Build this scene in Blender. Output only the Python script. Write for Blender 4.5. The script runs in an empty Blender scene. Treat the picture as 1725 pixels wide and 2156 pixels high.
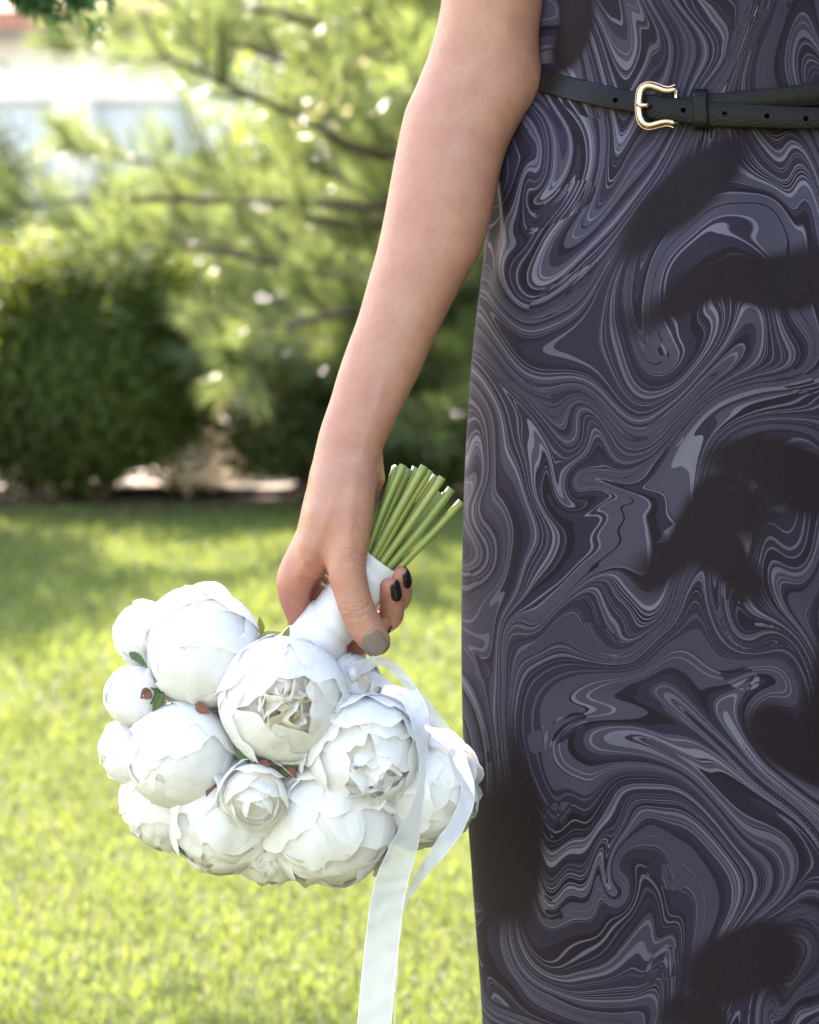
import bpy, math, random
import numpy as np
from mathutils import Vector

# ------------------------------------------------------------------ camera, sky, sun, exposure
SC = bpy.context.scene
COL = SC.collection
D = 1.5                      # focus distance (m)
H = 0.92                     # camera height
PITCH = math.radians(6.5)    # looking slightly down
TY = 0.2084                  # half height / distance
TX = TY * 819 / 1024
K = TY * D / 1078.0          # metres per reference pixel (1725 x 2156 layout) on the focus plane

cam = bpy.data.cameras.new('camera')
cam.sensor_fit = 'VERTICAL'; cam.sensor_height = 36.0; cam.sensor_width = 28.8
cam.lens = 18.0 / TY
cam.clip_start = 0.05; cam.clip_end = 2000
cam.dof.use_dof = True; cam.dof.focus_distance = D - 0.01
cam.dof.aperture_fstop = 9.6
camo = bpy.data.objects.new('camera', cam); COL.objects.link(camo)
camo.location = (0, 0, H); camo.rotation_euler = (math.pi / 2 - PITCH, 0, 0)
SC.camera = camo

SUN_AZ = math.radians(-25); SUN_EL = math.radians(46)
w = bpy.data.worlds.new('World'); SC.world = w; w.use_nodes = True
nt = w.node_tree
sky = nt.nodes.new('ShaderNodeTexSky'); sky.sky_type = 'NISHITA'; sky.sun_disc = False
sky.sun_elevation = SUN_EL; sky.sun_rotation = SUN_AZ
sky.dust_density = 1.0; sky.air_density = 1.9; sky.ozone_density = 0.4
nt.links.new(sky.outputs[0], nt.nodes['Background'].inputs[0])
nt.nodes['Background'].inputs[1].default_value = 0.15
sl = bpy.data.lights.new('sun', 'SUN'); sl.energy = 5.0; sl.angle = math.radians(0.5); sl.color = (1.0, 0.93, 0.82)
so = bpy.data.objects.new('sun', sl); COL.objects.link(so)
SDIR = Vector((math.sin(SUN_AZ) * math.cos(SUN_EL), math.cos(SUN_AZ) * math.cos(SUN_EL), math.sin(SUN_EL)))
so.rotation_euler = SDIR.to_track_quat('Z', 'Y').to_euler(); so.location = SDIR * 20
SC.view_settings.view_transform = 'Standard'; SC.view_settings.look = 'None'
SC.view_settings.gamma = 1.0; SC.view_settings.exposure = 2.5
SC.view_settings.use_curve_mapping = False
SC.view_settings.use_white_balance = True; SC.view_settings.white_balance_temperature = 6700; SC.view_settings.white_balance_tint = 22
SC.render.engine = 'CYCLES'
SC.cycles.use_denoising = True
try:
    SC.cycles.denoiser = 'OPENIMAGEDENOISE'
    SC.cycles.denoising_input_passes = 'RGB_ALBEDO_NORMAL'
except Exception:
    pass
SC.cycles.use_adaptive_sampling = True; SC.cycles.adaptive_threshold = 0.015
SC.cycles.max_bounces = 7; SC.cycles.diffuse_bounces = 4; SC.cycles.glossy_bounces = 3
SC.cycles.transmission_bounces = 5; SC.cycles.transparent_max_bounces = 8
SC.cycles.sample_clamp_indirect = 6.0
SC.cycles.caustics_reflective = False; SC.cycles.caustics_refractive = False

# ------------------------------------------------------------------ helpers
cP, sP = math.cos(PITCH), math.sin(PITCH)
MW = np.array([[1, 0, 0], [0, cP, sP], [0, -sP, cP]])   # local (right, forward, up) -> world columns
def l2w(p):
    """camera-aligned metric frame (x right, y beyond the focus plane, z up) -> world"""
    p = np.asarray(p, float)
    x = p[..., 0]; y = p[..., 1] + D; z = p[..., 2]
    return np.stack([x, y * cP + z * sP, H - y * sP + z * cP], -1)
def L(px, py, d=0.0):
    dm = np.asarray(d, float) * K
    s = (D + dm) / D
    return np.stack(np.broadcast_arrays((np.asarray(px, float) - 862.5) * K * s, dm, (1078 - np.asarray(py, float)) * K * s), -1)
def W(px, py, d=0.0):
    return l2w(L(px, py, d))
def ray(px, py, dist):
    """world point seen at (px, py) at forward distance dist"""
    return l2w(np.array([(px - 862.5) / 862.5 * TX * dist, dist - D, (1078 - py) / 1078 * TY * dist]))
def ground_at(px, py):
    a = ray(px, py, 1.0) - np.array([0, 0, H])
    t = -H / a[2]
    return np.array([0, 0, H]) + a * t

def wloc(o):
    l = Vector((0, 0, 0))
    while o is not None:
        l = l + o.location; o = o.parent
    return np.array(l)
def obj(name, verts, faces, mat, parent=None, smooth=True, uv=None, attrs=None, origin=None):
    """one mesh object from world-space vertices"""
    verts = np.asarray(verts, float).reshape(-1, 3)
    base = wloc(parent) if parent is not None else np.zeros(3)
    if origin is None:
        origin = verts.mean(0)
    origin = np.asarray(origin, float)
    me = bpy.data.meshes.new(name)
    if isinstance(faces, np.ndarray):
        nv, nf, k = len(verts), len(faces), faces.shape[1]
        me.vertices.add(nv); me.vertices.foreach_set('co', (verts - origin).astype(np.float32).ravel())
        me.loops.add(nf * k); me.loops.foreach_set('vertex_index', faces.astype(np.int32).ravel())
        me.polygons.add(nf); me.polygons.foreach_set('loop_start', np.arange(0, nf * k, k, dtype=np.int32))
        me.polygons.foreach_set('loop_total', np.full(nf, k, dtype=np.int32))
        me.update(calc_edges=True)
    else:
        me.from_pydata((verts - origin).tolist(), [], [list(f) for f in faces])
    me.validate()
    if smooth:
        me.polygons.foreach_set('use_smooth', np.ones(len(me.polygons), dtype=bool))
    if attrs:
        for an, (kind, data) in attrs.items():
            a = me.attributes.new(an, kind, 'POINT')
            a.data.foreach_set('vector' if kind == 'FLOAT_VECTOR' else 'value', np.asarray(data, np.float32).ravel())
    if uv is not None:
        ul = me.uv_layers.new(name='UVMap')
        li = np.zeros(len(me.loops), np.int32); me.loops.foreach_get('vertex_index', li)
        ul.data.foreach_set('uv', np.asarray(uv, np.float32)[li].ravel())
    if mat is not None:
        me.materials.append(mat)
    o = bpy.data.objects.new(name, me); COL.objects.link(o)
    if parent is not None:
        o.parent = parent
    o.location = Vector(origin - base)
    return o
def empty(name, loc, parent=None):
    o = bpy.data.objects.new(name, None); COL.objects.link(o)
    o.empty_display_size = 0.05
    base = wloc(parent) if parent is not None else np.zeros(3)
    if parent is not None:
        o.parent = parent
    o.location = Vector(np.asarray(loc, float) - base)
    return o
def tag(o, label=None, cat=None, group=None, kind=None):
    if label: o['label'] = label
    if cat: o['category'] = cat
    if group: o['group'] = group
    if kind: o['kind'] = kind
    return o
def grid_faces(nu, nv, wrap_u=False):
    f = []
    for j in range(nv - 1):
        for i in range(nu - (0 if wrap_u else 1)):
            a = j * nu + i; b = j * nu + (i + 1) % nu
            f.append((a, b, b + nu, a + nu))
    return np.array(f, np.int32)
def join(parts):
    """[(verts, faces)] -> one (verts, faces) with same face size"""
    vs, fs, n = [], [], 0
    for v, f in parts:
        vs.append(v); fs.append(np.asarray(f) + n); n += len(v)
    return np.concatenate(vs), np.concatenate(fs)
def catmull(pts, n):
    pts = np.asarray(pts, float)
    P = np.vstack([2 * pts[0] - pts[1], pts, 2 * pts[-1] - pts[-2]])
    t = np.linspace(0, len(pts) - 1 - 1e-9, n); i = t.astype(int); f = (t - i)[:, None]
    a, b, c, d = P[i], P[i + 1], P[i + 2], P[i + 3]
    return 0.5 * (2 * b + (c - a) * f + (2 * a - 5 * b + 4 * c - d) * f ** 2 + (3 * b - a - 3 * c + d) * f ** 3)
def tube(path, radii, ns=8, cap=True):
    path = np.asarray(path, float); n = len(path)
    radii = np.broadcast_to(np.asarray(radii, float), (n,))
    T = np.gradient(path, axis=0); T /= np.linalg.norm(T, axis=1)[:, None] + 1e-12
    ref = np.array([0, 0, 1.0]) if abs(T[0][2]) < 0.9 else np.array([1.0, 0, 0])
    N = np.cross(T[0], ref); N /= np.linalg.norm(N)
    rings = []
    for i in range(n):
        N = N - T[i] * N.dot(T[i]); N /= np.linalg.norm(N) + 1e-12
        B = np.cross(T[i], N)
        a = np.arange(ns) / ns * 2 * np.pi
        rings.append(path[i] + radii[i] * (np.cos(a)[:, None] * N + np.sin(a)[:, None] * B))
    v = np.concatenate(rings); f = grid_faces(ns, n, True)
    if cap:
        v = np.vstack([v, path[0], path[-1]]); c0, c1 = len(v) - 2, len(v) - 1
        i = np.arange(ns); j = (i + 1) % ns
        capf = np.concatenate([np.stack([j, i, np.full(ns, c0), np.full(ns, c0)], 1), np.stack([i + (n - 1) * ns, j + (n - 1) * ns, np.full(ns, c1), np.full(ns, c1)], 1)])
        return v, f, capf[:, :3]
    return v, f, np.zeros((0, 3), int)
def tube_obj(name, path, radii, mat, parent=None, ns=8):
    v, f, c = tube(path, radii, ns)
    return obj(name, v, [tuple(q) for q in f] + [tuple(q) for q in c], mat, parent)
def box_faces(x0, x1, y0, y1, z0, z1):
    v = np.array([[x, y, z] for z in (z0, z1) for y in (y0, y1) for x in (x0, x1)], float)
    f = [(0, 2, 3, 1), (4, 5, 7, 6), (0, 1, 5, 4), (2, 6, 7, 3), (0, 4, 6, 2), (1, 3, 7, 5)]
    return v, np.array(f)
def sstep(a, b, x):
    t = np.clip((x - a) / (b - a), 0, 1); return t * t * (3 - 2 * t)
def norm(v):
    v = np.asarray(v, float); return v / (np.linalg.norm(v) + 1e-12)

def pvec(v):
    """(right, down, away) picture direction -> camera-aligned metric vector"""
    return norm(np.array([v[0], v[2], -v[1]], float))

# ------------------------------------------------------------------ materials
class NT:
    def __init__(s, name):
        s.m = bpy.data.materials.new(name); s.m.use_nodes = True
        s.t = s.m.node_tree; s.t.nodes.clear()
        s.out = s.n('ShaderNodeOutputMaterial')
    def n(s, typ, **kw):
        x = s.t.nodes.new(typ)
        for k, v in kw.items(): setattr(x, k, v)
        return x
    def l(s, a, b): s.t.links.new(a, b)
    def val(s, sock, v):
        if hasattr(v, 'node'): s.l(v, sock)
        else: sock.default_value = v
    def math(s, op, a, b=0.0, clamp=False):
        x = s.n('ShaderNodeMath', operation=op); x.use_clamp = clamp
        s.val(x.inputs[0], a); s.val(x.inputs[1], b); return x.outputs[0]
    def mix(s, f, a, b, mode='MIX'):
        x = s.n('ShaderNodeMix', data_type='RGBA', blend_type=mode)
        s.val(x.inputs[0], f); s.val(x.inputs[6], c4(a)); s.val(x.inputs[7], c4(b)); return x.outputs[2]
    def noise(s, scale, vec=None, detail=3.0, rough=0.5, dist=0.0):
        x = s.n('ShaderNodeTexNoise'); x.inputs['Scale'].default_value = scale; x.inputs['Detail'].default_value = detail
        x.inputs['Roughness'].default_value = rough; x.inputs['Distortion'].default_value = dist
        if vec is not None: s.l(vec, x.inputs['Vector'])
        return x.outputs['Fac']
    def coord(s, which='Object'):
        return s.n('ShaderNodeTexCoord').outputs[which]
    def mapping(s, vec, scale=(1, 1, 1), rot=(0, 0, 0)):
        x = s.n('ShaderNodeMapping'); x.inputs['Scale'].default_value = scale; x.inputs['Rotation'].default_value = rot
        s.l(vec, x.inputs['Vector']); return x.outputs[0]
    def attr(s, name, out='Fac'):
        x = s.n('ShaderNodeAttribute'); x.attribute_name = name; return x.outputs[out]
    def ramp(s, fac, stops, interp='LINEAR'):
        x = s.n('ShaderNodeValToRGB'); x.color_ramp.interpolation = interp
        el = x.color_ramp.elements
        while len(el) < len(stops): el.new(0.5)
        for e, (p, c) in zip(el, stops): e.position = p; e.color = c4(c)
        s.val(x.inputs[0], fac); return x.outputs[0]
    def bump(s, h, strength, dist=0.001, normal=None):
        x = s.n('ShaderNodeBump'); x.inputs['Strength'].default_value = strength; x.inputs['Distance'].default_value = dist
        s.l(h, x.inputs['Height'])
        if normal is not None: s.l(normal, x.inputs['Normal'])
        return x.outputs[0]
    def bsdf(s, color, rough=0.5, spec=0.5, normal=None, metal=0.0, **kw):
        x = s.n('ShaderNodeBsdfPrincipled')
        s.val(x.inputs['Base Color'], c4(color)); s.val(x.inputs['Roughness'], rough)
        x.inputs['Specular IOR Level'].default_value = spec; x.inputs['Metallic'].default_value = metal
        if normal is not None: s.l(normal, x.inputs['Normal'])
        for k, v in kw.items():
            x.inputs[k.replace('_', ' ')].default_value = v
        return x.outputs[0]
    def transl(s, color, normal=None):
        x = s.n('ShaderNodeBsdfTranslucent'); s.val(x.inputs[0], c4(color))
        if normal is not None: s.l(normal, x.inputs['Normal'])
        return x.outputs[0]
    def mixs(s, f, a, b):
        x = s.n('ShaderNodeMixShader'); s.val(x.inputs[0], f); s.l(a, x.inputs[1]); s.l(b, x.inputs[2]); return x.outputs[0]
    def done(s, sh):
        s.l(sh, s.out.inputs[0]); return s.m
def c4(c):
    if hasattr(c, 'node') or isinstance(c, float): return c
    c = tuple(c); return c if len(c) == 4 else c + (1.0,)
def srgb(r, g, b):
    f = lambda c: (c / 255 / 12.92) if c / 255 <= 0.04045 else ((c / 255 + 0.055) / 1.055) ** 2.4
    return (f(r), f(g), f(b))
def plain(name, col, rough=0.5, spec=0.5, metal=0.0, nscale=None, namp=0.15, bump=0.0, bscale=None):
    t = NT(name); c = col
    nv = t.noise(nscale or 20.0, t.coord(), 4.0)
    c = t.mix(nv, tuple(x * (1 - namp) for x in col), tuple(min(1, x * (1 + namp)) for x in col))
    nm = t.bump(t.noise(bscale or (nscale or 20) * 4, t.coord(), 3.0), bump, 0.001) if bump else None
    return t.done(t.bsdf(c, rough, spec, nm, metal))
def foliage(name, col, tcol, trans=0.45, rough=0.45, spec=0.5, vary=0.35):
    t = NT(name)
    v = t.attr('tone')
    c = t.mix(v, tuple(x * (1 - vary) for x in col), tuple(x * (1 + vary) for x in col))
    c2 = t.mix(v, tuple(x * (1 - vary) for x in tcol), tuple(x * (1 + vary) for x in tcol))
    return t.done(t.mixs(trans, t.bsdf(c, rough, spec), t.transl(c2)))

M = {}
def build_materials():
    # skin
    t = NT('skin'); oc = t.coord()
    n1 = t.noise(55, oc, 5.0, 0.65); n2 = t.noise(9, oc, 2.0)
    base = t.mix(t.ramp(n1, [(0.3, (0, 0, 0)), (0.7, (1, 1, 1))]), (0.43, 0.222, 0.148), (0.345, 0.142, 0.100))
    base = t.mix(t.math('MULTIPLY', n2, 0.35), base, (0.425, 0.24, 0.148))
    base = t.mix(t.math('MULTIPLY', t.attr('red'), 0.75), base, (0.46, 0.15, 0.105))
    base = t.mix(t.math('MULTIPLY', t.attr('vein'), 0.16), base, (0.33, 0.26, 0.23))
    base = t.mix(t.math('MULTIPLY', t.noise(420, oc, 3.0, 0.7), 0.30), base, (0.30, 0.125, 0.085))
    vo = t.n('ShaderNodeTexVoronoi'); vo.inputs['Scale'].default_value = 34; t.l(oc, vo.inputs['Vector'])
    base = t.mix(t.math('MULTIPLY', t.math('LESS_THAN', vo.outputs['Distance'], 0.045), 0.45), base, (0.33, 0.13, 0.085))
    wr = t.noise(1.0, t.mapping(oc, (160, 160, 900), (0, math.radians(-28), 0)), 2.0)
    wmask = t.math('MULTIPLY', wr, t.attr('wrinkle'))
    fine = t.noise(700, oc, 3.0)
    b1 = t.bump(t.noise(45, oc, 3.0), 0.25, 0.004); b1 = t.bump(fine, 0.30, 0.0009, b1)
    b2 = t.bump(wmask, 0.9, 0.0011, b1)
    M['skin'] = t.done(t.bsdf(base, 0.5, 0.35, b2, Subsurface_Weight=0.12, Subsurface_Radius=(1.0, 0.35, 0.18), Subsurface_Scale=0.006))
    # petals
    for nm, col, tc in (('petal', (0.91, 0.905, 0.90), (0.92, 0.91, 0.895)), ('petal_cream', (0.88, 0.85, 0.785), (0.90, 0.85, 0.74))):
        t = NT(nm); uv = t.coord('UV')
        veins = t.noise(1.0, t.mapping(uv, (26, 2.2, 1)), 3.0)
        cr = t.noise(1.0, t.mapping(uv, (5, 9, 1)), 3.0, 0.6)
        c = t.mix(t.math('MULTIPLY', cr, 0.5), col, tuple(x * 0.95 for x in col))
        b = t.bump(veins, 0.28, 0.0012); b = t.bump(cr, 0.24, 0.002, b)
        M[nm] = t.done(t.mixs(0.42, t.bsdf(c, 0.65, 0.2, b), t.transl(tc, b)))
    # ribbons
    t = NT('ribbon'); uv = t.coord('UV')
    wv = t.n('ShaderNodeTexWave'); wv.inputs['Scale'].default_value = 1.0; wv.bands_direction = 'Y'
    t.l(t.mapping(uv, (1, 300, 1)), wv.inputs['Vector'])
    sep = t.n('ShaderNodeSeparateXYZ'); t.l(uv, sep.inputs[0])
    edge = t.math('GREATER_THAN', t.math('ABSOLUTE', t.math('SUBTRACT', sep.outputs[0], 0.5)), 0.46)
    b = t.bump(wv.outputs['Fac'], 0.12, 0.0004)
    sh = t.mixs(0.35, t.bsdf(t.mix(edge, (0.74, 0.755, 0.86), (0.86, 0.87, 0.90)), 0.38, 0.5, b), t.transl((0.72, 0.74, 0.80), b))
    tr = t.n('ShaderNodeBsdfTransparent').outputs[0]
    M['ribbon'] = t.done(t.mixs(t.math('MULTIPLY', t.math('SUBTRACT', 1.0, edge), 0.22), sh, tr))
    t = NT('ribbon_wrap'); uv = t.coord('UV')
    wv = t.n('ShaderNodeTexWave'); wv.inputs['Scale'].default_value = 1.0; wv.bands_direction = 'Y'
    t.l(t.mapping(uv, (1, 5.2, 1)), wv.inputs['Vector'])
    b = t.bump(wv.outputs['Fac'], 0.4, 0.0008)
    M['wrap'] = t.done(t.bsdf((0.66, 0.665, 0.70), 0.42, 0.4, b))
    # stems / leaves
    t = NT('stem'); ov = t.n('ShaderNodeObjectInfo').outputs['Random']
    c = t.mix(ov, (0.17, 0.215, 0.045), (0.29, 0.27, 0.06))
    c = t.mix(t.noise(60, t.coord(), 2.0), c, (0.16, 0.24, 0.065))
    M['stem'] = t.done(t.bsdf(c, 0.32, 0.5))
    M['stem_cut'] = plain('stem_cut', (0.16, 0.19, 0.06), 0.8, 0.2)
    t = NT('leaf_green'); c = t.mix(t.noise(120, t.coord(), 3.0), (0.05, 0.10, 0.025), (0.11, 0.16, 0.04))
    M['leaf_green'] = t.done(t.mixs(0.25, t.bsdf(c, 0.5, 0.4), t.transl((0.2, 0.28, 0.04))))
    t = NT('leaf_lime'); c = t.mix(t.noise(120, t.coord(), 3.0), (0.24, 0.26, 0.05), (0.36, 0.32, 0.08))
    M['leaf_lime'] = t.done(t.mixs(0.35, t.bsdf(c, 0.5, 0.4), t.transl((0.4, 0.38, 0.06))))
    t = NT('leaf_russet'); c = t.mix(t.noise(120, t.coord(), 3.0), (0.12, 0.045, 0.028), (0.23, 0.095, 0.062))
    M['leaf_russet'] = t.done(t.bsdf(c, 0.6, 0.3))
    # nails
    M['nail_black'] = plain('nail_black', (0.010, 0.007, 0.008), 0.08, 0.6, nscale=100, namp=0.1)
    M['nail_taupe'] = plain('nail_taupe', (0.20, 0.155, 0.135), 0.16, 0.6, nscale=500, namp=0.1, bump=0.02)
    M['nail_edge'] = plain('nail_edge', (0.75, 0.66, 0.6), 0.4)
    # belt
    t = NT('leather'); oc = t.coord()
    vo = t.n('ShaderNodeTexVoronoi'); vo.inputs['Scale'].default_value = 900; t.l(oc, vo.inputs['Vector'])
    b = t.bump(vo.outputs['Distance'], 0.35, 0.0005); b = t.bump(t.noise(120, oc, 3.0), 0.25, 0.001, b)
    M['leather'] = t.done(t.bsdf(t.mix(t.noise(60, oc, 3), (0.004, 0.0042, 0.0038), (0.010, 0.010, 0.009)), 0.32, 0.12, b))
    M['leather_edge'] = plain('leather_edge', (0.05, 0.048, 0.043), 0.6)
    M['hole'] = plain('hole', (0.001, 0.001, 0.001), 1.0, 0.0)
    M['gold'] = plain('gold', (0.58, 0.43, 0.29), 0.2, 0.5, 1.0, nscale=300, namp=0.05)
    # dress cloth
    t = NT('marbled_cloth')
    sx = t.n('ShaderNodeSeparateXYZ'); t.l(t.attr('marble', 'Vector'), sx.inputs[0])
    s_, q_, m_ = sx.outputs
    fx = t.n('ShaderNodeSeparateXYZ'); fl = t.attr('flow', 'Vector'); t.l(fl, fx.inputs[0])
    vo = t.n('ShaderNodeTexVoronoi'); vo.voronoi_dimensions = '2D'; vo.inputs['Scale'].default_value = 7.0; t.l(t.mapping(fl, (2.4, 0.8, 0)), vo.inputs['Vector'])
    vs = t.n('ShaderNodeSeparateXYZ'); t.l(vo.outputs['Color'], vs.inputs[0])
    shard = t.math('MULTIPLY', t.math('GREATER_THAN', fx.outputs[2], 0.90), t.math('MULTIPLY', vs.outputs[0], 0.12))
    s_ = t.math('ADD', s_, shard)
    f = t.math('FRACT', s_)
    rng = np.random.RandomState(5)
    n = 31
    pos = np.cumsum(rng.rand(n) ** 1.7 + 0.06); pos = np.r_[0, pos / pos[-1]][:-1]
    pal = [(0.0095, 0.0062, 0.0100), (0.0190, 0.0142, 0.0268), (0.043, 0.038, 0.058), (0.112, 0.104, 0.135)]
    stops, last = [], -1
    for i in range(n):
        while True:
            c = rng.choice(4, p=[0.16, 0.36, 0.32, 0.16])
            if c != last: break
        last = c; stops.append((float(pos[i]), pal[c]))
    colr = t.ramp(f, stops, 'CONSTANT')
    f2 = t.math('FRACT', t.math('MULTIPLY', s_, 2.37))
    thin = t.ramp(f2, [(0.0, (0, 0, 0)), (0.18, (1, 1, 1)), (0.205, (0, 0, 0)), (0.26, (1, 1, 1)), (0.275, (0, 0, 0)), (0.61, (1, 1, 1)), (0.63, (0, 0, 0)), (0.8, (1, 1, 1)), (0.812, (0, 0, 0))], 'CONSTANT')
    colr = t.mix(t.math('MULTIPLY', thin, 0.72), colr, (0.14, 0.122, 0.165))
    # broad calm areas where the print stays slate
    calm = t.ramp(q_, [(0.30, (0, 0, 0)), (0.62, (1, 1, 1))])
    colr = t.mix(t.math('MULTIPLY', calm, 0.42), colr, (0.0195, 0.0145, 0.0272))
    colr = t.mix(m_, colr, (0.0112, 0.0066, 0.0092))
    oc = t.coord()
    weave = t.noise(1.0, t.mapping(oc, (2200, 2200, 900), (0, 0.9, 0)), 2.0)
    colr = t.mix(t.math('MULTIPLY', t.math('SUBTRACT', weave, 0.35, True), 0.5), colr, t.mix(0.25, colr, (0.16, 0.14, 0.18)))
    b = t.bump(weave, 0.25, 0.0006)
    M['cloth'] = t.done(t.bsdf(colr, 0.72, 0.09, b))
    # outdoors
    M['needle'] = foliage('pine_needle', (0.092, 0.136, 0.060), (0.31, 0.385, 0.10), 0.44, 0.24, 1.0)
    M['spruce'] = foliage('spruce_needle', (0.05, 0.12, 0.05), (0.14, 0.28, 0.07), 0.4, 0.4, 0.5)
    M['thuja'] = foliage('thuja_spray', (0.056, 0.086, 0.022), (0.30, 0.37, 0.045), 0.46, 0.6, 0.25)
    M['dark_leaf'] = foliage('dark_leaf', (0.035, 0.050, 0.017), (0.13, 0.16, 0.025), 0.3, 0.7, 0.12)
    M['pale_leaf'] = foliage('pale_leaf', (0.62, 0.57, 0.45), (0.7, 0.63, 0.48), 0.35, 0.5, 0.4)
    M['blade'] = foliage('grass_blade', (0.082, 0.112, 0.032), (0.25, 0.31, 0.052), 0.44, 0.42, 0.4)
    M['bark'] = plain('bark', (0.085, 0.062, 0.047), 0.85, 0.2, nscale=30, namp=0.4, bump=0.6)
    t = NT('lawn_soil'); oc = t.coord()
    M['ground'] = t.done(t.bsdf(t.mix(t.noise(3.0, oc, 6.0, 0.65), (0.045, 0.062, 0.018), (0.10, 0.105, 0.035)), 0.9, 0.15, t.bump(t.noise(60, oc, 4.0), 0.6, 0.02)))
    t = NT('mulch'); oc = t.coord()
    M['mulch'] = t.done(t.bsdf(t.mix(t.noise(45.0, oc, 5.0, 0.7), (0.016, 0.012, 0.009), (0.06, 0.044, 0.032)), 0.9, 0.15, t.bump(t.noise(60, oc, 4.0), 0.8, 0.02)))
    M['gravel'] = plain('pale_gravel', (0.50, 0.44, 0.36), 0.9, 0.2, nscale=40, namp=0.3, bump=0.6)
    M['plaster'] = plain('plaster', (0.84, 0.82, 0.80), 0.85, 0.2, nscale=2, namp=0.05)
    M['roof'] = plain('roof_tile', (0.42, 0.20, 0.15), 0.8, 0.2, nscale=3, namp=0.2)
    M['pane'] = plain('window_pane', (0.60, 0.62, 0.64), 0.1, 0.6, nscale=1, namp=0.2)
    M['frame'] = plain('window_frame', (0.6, 0.6, 0.6), 0.5)
build_materials()

# ------------------------------------------------------------------ ground
def build_ground():
    g = 400.0
    # a sheet with gentle relief near the viewer and a far skirt to the horizon
    xs = np.r_[-g, -60, np.linspace(-14, 14, 57), 60, g]; ys = np.r_[-g, -40, np.linspace(-6, 24, 61), 80, g]
    X, Y = np.meshgrid(xs, ys)
    Z = np.where((abs(X) < 13) & (Y > -5) & (Y < 23), 0.012 * np.sin(X * 1.3 + 0.5) * np.sin(Y * 1.1) - 0.012, -0.012)
    o = obj('lawn_ground', np.stack([X, Y, Z], -1).reshape(-1, 3), grid_faces(len(xs), len(ys)), M['ground'], origin=(0, 0, 0))
    tag(o, kind='structure')
    # mulched planting bed behind the lawn
    n = 40; xs = np.linspace(-9, 7, n)
    y0 = 8.12 + 0.10 * np.sin(xs * 1.9) + 0.06 * np.sin(xs * 5.3 + 1)
    rows = []
    for f in np.linspace(0, 1, 8):
        y = y0 + (16.0 - y0) * f ** 1.5
        rows.append(np.stack([xs, y, -0.006 + 0.012 * np.minimum(1, f * 3) + 0.004 * np.sin(xs * 7 + f * 30)], -1))
    rows.insert(0, np.stack([xs, y0, np.full(n, -0.03)], -1))
    tag(obj('planting_bed', np.concatenate(rows), grid_faces(n, len(rows)), M['mulch'], origin=(0, 10, 0)), kind='structure')
build_ground()

def blades(n, rng, sample, hmin, hmax, wmin, wmax, lean, tone_fn=None):
    """bent grass blades: 5 verts / 3 triangles each"""
    x, y = sample(n)
    z = 0.012 * np.sin(x * 1.3 + 0.5) * np.sin(y * 1.1) - 0.016
    h = rng.uniform(hmin, hmax, n); wd = rng.uniform(wmin, wmax, n); a = rng.uniform(0, 2 * np.pi, n)
    ln = rng.uniform(0.1, lean, n) * h; la = rng.uniform(0, 2 * np.pi, n)
    b = np.stack([x, y, z], -1)
    sx = np.stack([np.cos(a), np.sin(a), np.zeros(n)], -1) * wd[:, None] / 2
    ld = np.stack([np.cos(la), np.sin(la), np.zeros(n)], -1)
    m = b + ld * (ln * 0.35)[:, None] + np.array([0, 0, 1]) * (h * 0.6)[:, None]
    tp = b + ld * ln[:, None] + np.array([0, 0, 1]) * (h * np.sqrt(np.maximum(0.1, 1 - (ln / h) ** 2 * 0.5)))[:, None]
    v = np.stack([b - sx, b + sx, m - sx * 0.8, m + sx * 0.8, tp], 1).reshape(-1, 3)
    i = np.arange(n)[:, None] * 5
    f = np.concatenate([i + [0, 1, 3], i + [0, 3, 2], i + [2, 3, 4]])
    tone = np.repeat(np.clip(0.15 + rng.rand(n) * 0.4 + (tone_fn(x, y) if tone_fn else 0.15), 0, 1), 5)
    return v, f.astype(np.int32), tone
def lawn_tone(x, y):
    return 0.25 + 0.18 * np.sin(x * 5.1 + 2 * np.sin(y * 2.2)) * np.sin(y * 3.7 + x) + 0.12 * np.sin(x * 13 + y * 9)
def build_grass():
    rng = np.random.RandomState(11)
    def smp(y0, y1, p):
        def s(n):
            y = y0 + (y1 - y0) * rng.rand(n) ** p
            wdt = 0.27 * y + 0.75
            return (rng.rand(n) * 2 - 1) * wdt - 0.15, y
        return s
    v1, f1, t1 = blades(112000, rng, smp(2.0, 4.6, 1.1), 0.014, 0.032, 0.0022, 0.0040, 1.0, lawn_tone)
    v2, f2, t2 = blades(78000, rng, smp(4.4, 8.28, 0.85), 0.018, 0.045, 0.004, 0.007, 1.0, lawn_tone)
    v, f = join([(v1, f1), (v2, f2)])
    o = obj('lawn_grass', v, f, M['blade'], smooth=False, attrs={'tone': ('FLOAT', np.r_[t1, t2])}, origin=(0, 4, 0))
    tag(o, 'short sunlit green lawn grass with shaded bands near the shrubs', 'grass', kind='stuff')
build_grass()

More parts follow.
